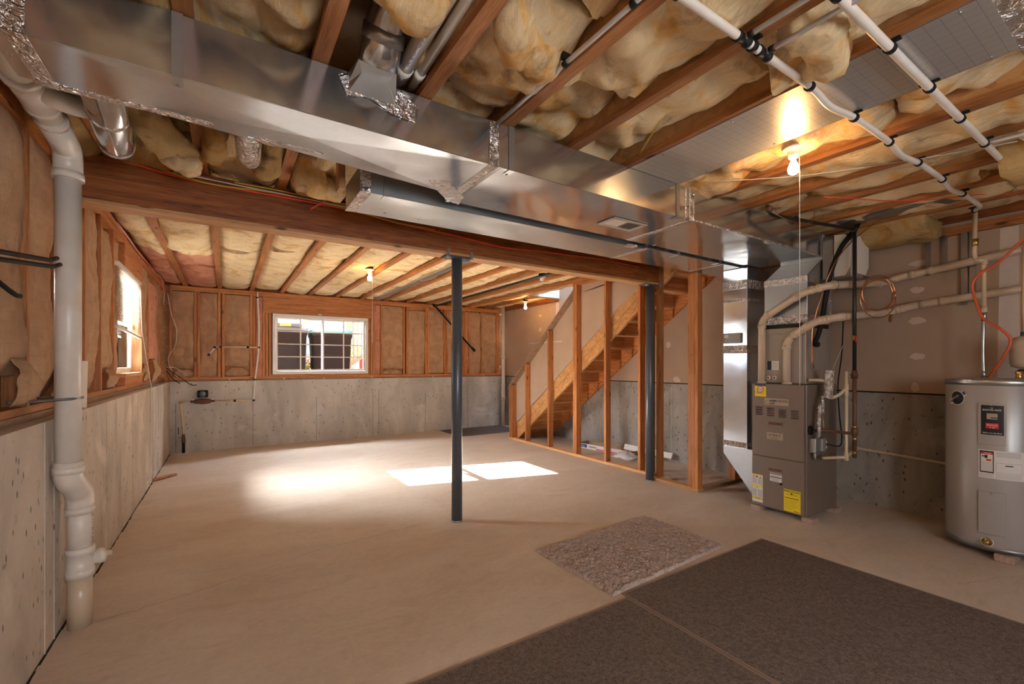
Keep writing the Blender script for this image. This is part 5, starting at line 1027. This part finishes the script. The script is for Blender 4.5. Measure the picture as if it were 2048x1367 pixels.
box('register_case', BLACK, mt, -.41, 9.22, .93, -.26, 9.345, 1.05, .012); MB().lathe([(.05, 0), (.055, .02), (.04, .03), (0, .03)], (-.335, 9.22, .99), (0, -1, 0), 18).build('register_lid', STEELP, mt)
MB().lathe([(.02, -.17), (.02, -.12), (.035, -.11), (.045, -.05), (.05, .0), (.045, .05), (.035, .11), (.02, .12), (.02, .17)], (-.335, YW, .862), (1, 0, 0), 14).build('meter_body', RUST, mt)
for x in (-.475, -.195): box('valve_tab', WHITEP, mt, x-.015, YW-.01, .885, x+.02, YW+.01, .905); MB().lathe([(.016, -.03), (.016, .03)], (x, YW, .862), (1, 0, 0), 10).build('coupling', BRASS, mt)
sp = thing('white_stack', (5.70, 9.22, 0), 'white PVC stack standing in the right back corner with a cleanout near the floor', 'pipe')
MB().lathe([(.045, 0), (.045, 2.9)], (5.66, 9.20, 0), seg=20).build('pipe', PVC, sp); MB().lathe([(.055, 0), (.055, .06), (.05, .065), (.05, .16), (.055, .165), (.055, .22)], (5.66, 9.20, .62), seg=20).build('cleanout_tee', PVC, sp); MB().lathe([(.035, .04), (.035, .08), (.02, .081), (.02, .1)], (5.66, 9.20, .72), (-.5, -1, 0), 16).build('cleanout_plug', PVC, sp)
for z in (1.62, .95): MB().lathe([(.052, 0), (.052, .08)], (5.66, 9.20, z), seg=20).build('coupling', PVC, sp)
for k, x in enumerate((.05, .92, 1.62, 2.55, 3.9, 5.2)):
    MB().lathe([(0, 0), (.016, .0), (.016, .006), (.006, .008), (.006, .03), (0, .03)], (x, SY0-.026, 1.225), (0, -1, 0), 8).build('anchor_bolt', LBLW, wb)
box('sash_hook', WHITEP, w2, 1.52, 9.355, 2.455, 1.58, 9.372, 2.475)
db_ = MB().obox((-.68, 7.38, .022), (.30, .05, .04), Matrix.Rotation(.9, 3, 'Z')); 
for i, v in enumerate(db_.v): v += Vector((0, 0, .01*math.sin(i*3)))
db_ = MB(); P = spline([(-.79, 7.26, .012), (-.72, 7.32, .02), (-.64, 7.42, .022), (-.57, 7.50, .012)], 6); db_.tube(P, [.012+.012*abs(math.sin(i*1.7)) for i in range(len(P))], 8)
tag(db_.build('insulation_scrap', PINK), 'torn strip of pink insulation lying on the floor by the left wall', 'scrap')
tag(box('floor_flange', LBLW, None, -.66, 9.20, 0, -.53, 9.33, .006, .002), 'white collar on the floor around the incoming water pipe', 'flange')

# ================================================================ RUGS
def mat_(name, mat, x0, y0, x1, y1, label, h=.008, rot=0):
    t = thing(name, ((x0+x1)/2, (y0+y1)/2, 0), label, 'rug'); box('pile', mat, t, x0+.012, y0+.012, .0006, x1-.012, y1-.012, h)
    for a in ((x0, y0, x1, y0+.012), (x0, y1-.012, x1, y1), (x0, y0+.012, x0+.012, y1-.012), (x1-.012, y0+.012, x1, y1-.012)): box('binding', EDGE, t, a[0], a[1], .0003, a[2], a[3], h+.0012)
    return t
mat_('carpet_mat', CARPET, 2.168, -.7, 3.858, 2.052, 'large dark brown carpet mat, the one reaching toward the water heater')
mat_('carpet_mat', CARPET, .50, -.7, 2.160, 2.0, 'large dark brown carpet mat at the bottom edge of the photo, left of the seam')
t = thing('door_mat', (4.95, 8.75, 0), 'dark grey mat at the foot of the stairs by the back wall', 'rug')
box('pile', DMAT, t, 4.05, 8.30, .0005, 5.62, 9.33, .007); box('binding', EDGE, t, 4.04, 8.29, .0003, 5.63, 8.30, .008)
# shag rug
nx, ny = 230, 150; vs = []; fs = []; q_ = random.Random(4)
c00, c10, c11, c01 = Vector((2.098, 2.058)), Vector((3.445, 2.130)), Vector((3.462, 2.985)), Vector((2.080, 2.890))
for j in range(ny+1):
    for i in range(nx+1):
        u, v = i/nx, j/ny; p = (c00*(1-u)+c10*u)*(1-v)+(c01*(1-u)+c11*u)*v; e = min(1, min(u*nx, (1-u)*nx, v*ny, (1-v)*ny)/3)
        z = .003+e*(.011+.011*q_.random()+.010*fbm(p.x*26, p.y*26, 0, 2)+.006*fbm(p.x*5, p.y*5, 4, 2)); vs.append((p.x+q_.uniform(-.003, .003), p.y+q_.uniform(-.003, .003), z))
for j in range(ny):
    for i in range(nx): a = j*(nx+1)+i; fs.append((a, a+1, a+nx+2, a+nx+1))
rg_ = thing('shag_rug', (2.77, 2.52, 0), 'mauve-grey shag rug on the concrete beside the dark carpet mats', 'rug'); MB().add(vs, fs, True).build('pile', SHAG, rg_)
MB().add([(c00.x, c00.y, .001), (c10.x, c10.y, .001), (c11.x, c11.y, .001), (c01.x, c01.y, .001)], [(0, 1, 2, 3)]).build('backing', SHAG, rg_)
